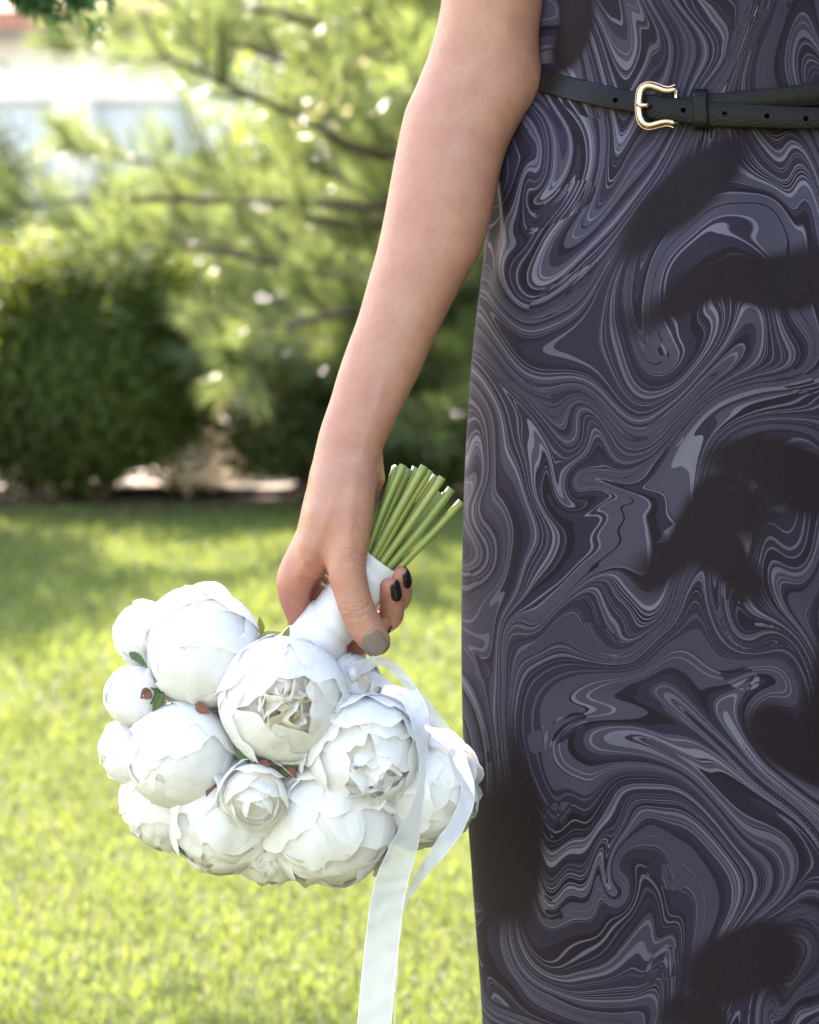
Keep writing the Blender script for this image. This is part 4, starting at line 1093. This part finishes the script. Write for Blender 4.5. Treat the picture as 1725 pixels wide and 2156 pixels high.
def build_flowers():
    peony(425, 1372, -25, 122, (-0.36, -0.12, -0.90), 'bud', 1, 'large cupped peony at the top left of the bouquet with one tall rear petal', 0.4, True, [(2.2, 128, 0.85, 0.04, 1.14), (1.2, 118, 0.8, 0.02, 1.08)])
    peony(302, 1334, 50, 70, (-0.8, -0.25, -0.35), 'bud', 2, 'half hidden peony bud behind the top left peony')
    peony(282, 1467, 0, 67, (-0.72, 0.2, -0.6), 'bud', 3, 'small closed peony bud on the left edge')
    peony(274, 1586, 45, 73, (-0.75, 0.4, -0.3), 'cup', 4, 'small peony on the lower left edge, half behind')
    peony(380, 1594, -45, 116, (-0.35, 0.35, -0.85), 'bud', 5, 'round closed peony below the top left one', 1.0)
    peony(596, 1476, -95, 140, (0.10, 0.06, -1.0), 'open', 6, 'open peony in the middle with a creamy ruffled heart', 0.3)
    peony(538, 1680, -128, 86, (0.12, 0.45, -0.9), 'rose', 7, 'small rose-shaped peony bud low in the middle', 0.8)
    peony(762, 1596, -72, 138, (0.22, 0.42, -0.9), 'loose', 8, 'large loosely open peony right of the middle', 0.2)
    peony(894, 1664, 14, 118, (0.65, 0.35, -0.6), 'layer', 9, 'shaded peony behind the ribbon loop on the right', 0.9)
    peony(950, 1700, 85, 58, (0.85, 0.45, 0.1), 'cup', 10, 'outermost peony at the right edge against the dress')
    peony(474, 1716, 0, 128, (-0.28, 0.70, -0.60), 'layer', 11, 'loose peony at the bottom left of the bouquet', 1.3)
    peony(356, 1690, 50, 104, (-0.6, 0.7, -0.25), 'layer', 12, 'shaded loose peony at the lower left rim', 0.5)
    peony(694, 1728, -18, 146, (0.08, 0.78, -0.60), 'layer', 13, 'loose peony at the bottom middle with hanging petals', 0.1)
    peony(570, 1772, 40, 96, (-0.1, 0.9, -0.2), 'layer', 14, 'shaded peony at the very bottom of the bouquet', 0.6)
    peony(742, 1440, 5, 66, (0.5, -0.25, -0.7), 'cup', 15, 'small peony tucked under the ribbon knot')
    for i, (x, y, d, r, a) in enumerate(((470, 1500, 165, 120, (-0.4, 0.2, 1)), (640, 1610, 200, 130, (0, 0.5, 1)), (810, 1560, 170, 120, (0.5, 0.3, 1)), (570, 1450, 150, 90, (-0.2, 0.2, 1)))):
        peony(x, y, d, r, a, 'cup', 40 + i, None, 0.3, False)
build_flowers()

def leaf(name, px, py, d, ln, wd, dr, nr, mat, curl=0.25):
    ln *= 0.85; wd *= 0.8
    c = L(px, py, d + (22 if mat != 'leaf_lime' else 0)); t = pvec(dr); n = pvec(nr); n = norm(n - t * n.dot(t)); s = np.cross(t, n)
    nu, nv = 5, 13; V = []
    for j in range(nv):
        v = j / (nv - 1); w_ = wd * K / 2 * (math.sin(math.pi * min(1, v ** 0.75 * 0.93 + 0.07)) ** 1.1) * (1 - 0.12 * (j % 2) * (j < nv - 1))
        for i in range(nu):
            u = -1 + 2 * i / (nu - 1)
            V.append(c + t * (v - 0.5) * ln * K + s * u * w_ + n * (abs(u) * w_ * 0.35 - curl * (v - 0.5) ** 2 * ln * K))
    o = obj(name, l2w(np.array(V)), grid_faces(nu, nv), M[mat], BQ)
    m = o.modifiers.new('thickness', 'SOLIDIFY'); m.thickness = 0.0004
def build_leaves():
    for a in ((292, 1388, -70, 62, 24, (0.8, 0.6, -0.3), (0.2, -0.6, -1), 'leaf_green'), (318, 1462, -70, 56, 46, (0.9, -0.5, 0.1), (0, 0, -1), 'leaf_green'), (332, 1480, -90, 60, 26, (-0.5, 1, 0), (0, 0, -1), 'leaf_green'),
              (307, 1462, -84, 32, 34, (-0.7, 0.5, -0.2), (0, 0, -1), 'leaf_russet'), (428, 1492, -120, 46, 30, (0.8, 0.5, -0.2), (0, 0.3, -1), 'leaf_russet'), (285, 1549, -20, 50, 20, (1, 0.1, -0.1), (0, 0.2, -1), 'leaf_russet'),
              (447, 1662, -125, 52, 42, (-0.5, 0.8, -0.3), (0, 0, -1), 'leaf_russet'), (456, 1648, -110, 54, 30, (0.8, -0.6, 0), (0, 0, -1), 'leaf_green'), (514, 1592, -150, 46, 26, (0.6, 0.8, 0), (0, 0, -1), 'leaf_green'),
              (551, 1616, -168, 40, 46, (0.1, 1, -0.3), (0, -0.2, -1), 'leaf_russet'), (607, 1622, -150, 52, 30, (1, -0.4, 0), (0, 0, -1), 'leaf_green'), (616, 1628, -160, 34, 22, (0.6, 0.7, 0), (0, 0, -1), 'leaf_russet'),
              (566, 1338, -60, 60, 26, (1, -0.35, -0.2), (0, -0.4, -1), 'leaf_lime'), (604, 1332, -75, 34, 18, (0.5, -1, -0.2), (0.3, 0, -1), 'leaf_lime'), (549, 1316, -40, 44, 20, (-0.1, -1, 0), (0.5, 0, -1), 'leaf_lime'),
              (470, 1480, -40, 80, 50, (0.5, 0.8, 0), (0, 0, -1), 'leaf_green'), (340, 1530, -10, 90, 60, (0.6, 0.6, 0), (0, 0, -1), 'leaf_green'), (640, 1640, -60, 110, 60, (0.8, 0.3, 0), (0, 0, -1), 'leaf_green'), (480, 1640, -40, 90, 60, (0.3, 0.8, 0), (0, 0, -1), 'leaf_green')):
        leaf('leaf', *a)
build_leaves()

def build_handle():
    pts = [(801, 1178, 4), (785, 1199, 6), (739, 1258, 10), (690, 1322, 12), (640, 1385, 15), (596, 1442, 18)]; rad = [45, 48, 53, 57, 64, 70]
    C = catmull(np.c_[np.array([L(*p) for p in pts]), np.array(rad) * K], 64); P, R = C[:, :3], C[:, 3]
    T = np.gradient(P, axis=0); T /= np.linalg.norm(T, axis=1)[:, None]
    ns = 40; V, UV = [], []
    N = norm(np.cross(T[0], [0, 1, 0])); Bn = np.cross(T[0], N)
    leng = np.r_[0, np.cumsum(np.linalg.norm(np.diff(P, axis=0), axis=1))]
    def ring(i, k, inner=0):
        a = k / ns * 2 * np.pi
        ph = leng[i] / 0.021 + a / (2 * np.pi) * 1.0 + 0.35
        saw = ph - math.floor(ph)
        r = R[i] * (1 + 0.02 * math.sin(3 * a + i * 0.1)) + (0.0022 * (1 - saw) if saw > 0.06 else 0.0022 * saw / 0.06) - inner
        return P[i] + r * (math.cos(a) * N + math.sin(a) * Bn), (a / (2 * np.pi), ph)
    for i in (5, 0):
        for k in range(ns):
            p, u = ring(i, k, 0.0012); V.append(p); UV.append(u)
    for i in range(64):
        for k in range(ns):
            p, u = ring(i, k); V.append(p); UV.append(u)
    obj('ribbon_wrap', l2w(np.array(V)), grid_faces_fast(ns, 66), M['wrap'], BQ, uv=np.array(UV))
    rng = np.random.RandomState(3)
    tops = [(833, 983, 30, .10), (838, 981, 45, .14), (850, 979, -28, .02), (860, 986, -5, .16), (877, 984, 10, .28), (894, 981, -34, .22), (906, 990, -22, .36), (918, 1001, -2, .50), (932, 1005, -36, .52), (928, 1038, 22, .66), (951, 1029, -22, .74), (938, 1040, 34, .80), (972, 1056, -12, .97), (885, 992, 30, .40), (868, 996, 42, .25), (912, 1012, 36, .55)]
    for x, y, d, f in tops:
        q = np.array([770 + 62 * f, 1166 + 42 * f, d * 0.75 + 4])          # where it leaves the wrap
        t = np.array([x, y, d], float); e = q + (q - t) * 0.30
        mid = (q + t) / 2 + np.array([rng.uniform(-3, 3), rng.uniform(-3, 3), 0])
        path = catmull([L(*e), L(*q), L(*mid), L(*t)], 14); r = rng.uniform(7.6, 10.0) * K
        v, fq, cp = tube(l2w(path), np.full(14, r), 12)
        # short rounded lip at the cut end
        o = obj('stem', v, [tuple(z) for z in fq] + [tuple(z) for z in cp], M['stem'], BQ)
        o.data.materials.append(M['stem_cut'])
        for p in o.data.polygons:
            if p.index >= len(fq): p.material_index = 1; p.use_smooth = False
build_handle()

def ribbon(ctrl, half, n=90, nw=7, cup=0.0, label=None):
    C = catmull([L(*p) for p in ctrl], n); Hh = catmull(np.array([[h[0], h[2], -h[1]] for h in half], float) * K, n)
    T = np.gradient(C, axis=0); T /= np.linalg.norm(T, axis=1)[:, None]
    leng = np.r_[0, np.cumsum(np.linalg.norm(np.diff(C, axis=0), axis=1))]
    V, UV = [], []
    for i in range(n):
        hn = np.linalg.norm(Hh[i]); nr = np.cross(T[i], Hh[i] / (hn + 1e-9))
        for k in range(nw):
            u = -1 + 2 * k / (nw - 1)
            V.append(C[i] + Hh[i] * u + nr * cup * hn * (u * u - 0.5) + nr * 0.0003 * math.sin(i * 0.9 + u * 3)); UV.append(((u + 1) / 2, leng[i]))
    o = obj('ribbon_tail', l2w(np.array(V)), grid_faces(nw, n), M['ribbon'], BQ, uv=np.array(UV))
    if label: o['label'] = label
def build_ribbons():
    ribbon([(740, 1412, -58), (768, 1402, -66), (800, 1391, -68), (836, 1412, -66), (872, 1456, -72), (915, 1510, -80), (955, 1570, -86), (981, 1635, -86), (984, 1682, -88), (962, 1738, -92), (928, 1786, -90), (894, 1832, -84), (866, 1875, -80), (850, 1908, -76), (842, 1960, -72), (834, 2080, -66), (828, 2260, -60)],
           [(8, 13, 8), (6, 12, 8), (2, 11, 11), (-8, 7, 12), (-9, 6, 12), (-10, 7, 11), (-12, 6, 11), (-13, 3, 11), (-14, -4, 11), (-13, -9, 12), (-12, -9, 14), (-8, -6, 18), (-5, -3, 20), (-3, -1, 21), (-2, 0, 21), (-1, 0, 21), (-1, 0, 21)], 120, label='narrow white ribbon looping out to the right')
    ribbon([(858, 1458, -110), (880, 1500, -150), (888, 1560, -168), (889, 1620, -172), (880, 1690, -165), (856, 1768, -150), (830, 1840, -140), (815, 1900, -135), (803, 2000, -132), (793, 2100, -130), (785, 2200, -128), (780, 2320, -128)],
           [(20, -8, 6), (20, -3, 10), (12, 0, 22), (8, 2, 26), (10, 5, 26), (24, 10, 18), (31, 10, 6), (34, 6, 4), (35, 4, 4), (35, 3, 3), (35, 3, 4), (35, 3, 0)], 120, cup=0.08, label='wide white ribbon hanging straight down')
    ribbon([(742, 1420, -40), (780, 1425, -30), (830, 1450, -40), (862, 1470, -80), (872, 1480, -110)], [(3, 16, 4), (3, 15, 6), (4, 14, 6), (10, 12, 4), (12, 8, 4)], 40, label='short sheer fold of ribbon at the knot')
    v, f = ellipsoid(14, 10); c = L(744, 1416, -44)
    obj('ribbon_knot', l2w(c + v * np.array([15, 20, 22]) * K * (1 + 0.12 * np.sin(v[:, :1] * 7 + v[:, 2:] * 5))), f, M['wrap'], BQ, uv=np.abs(v[:, :2]))
build_ribbons()
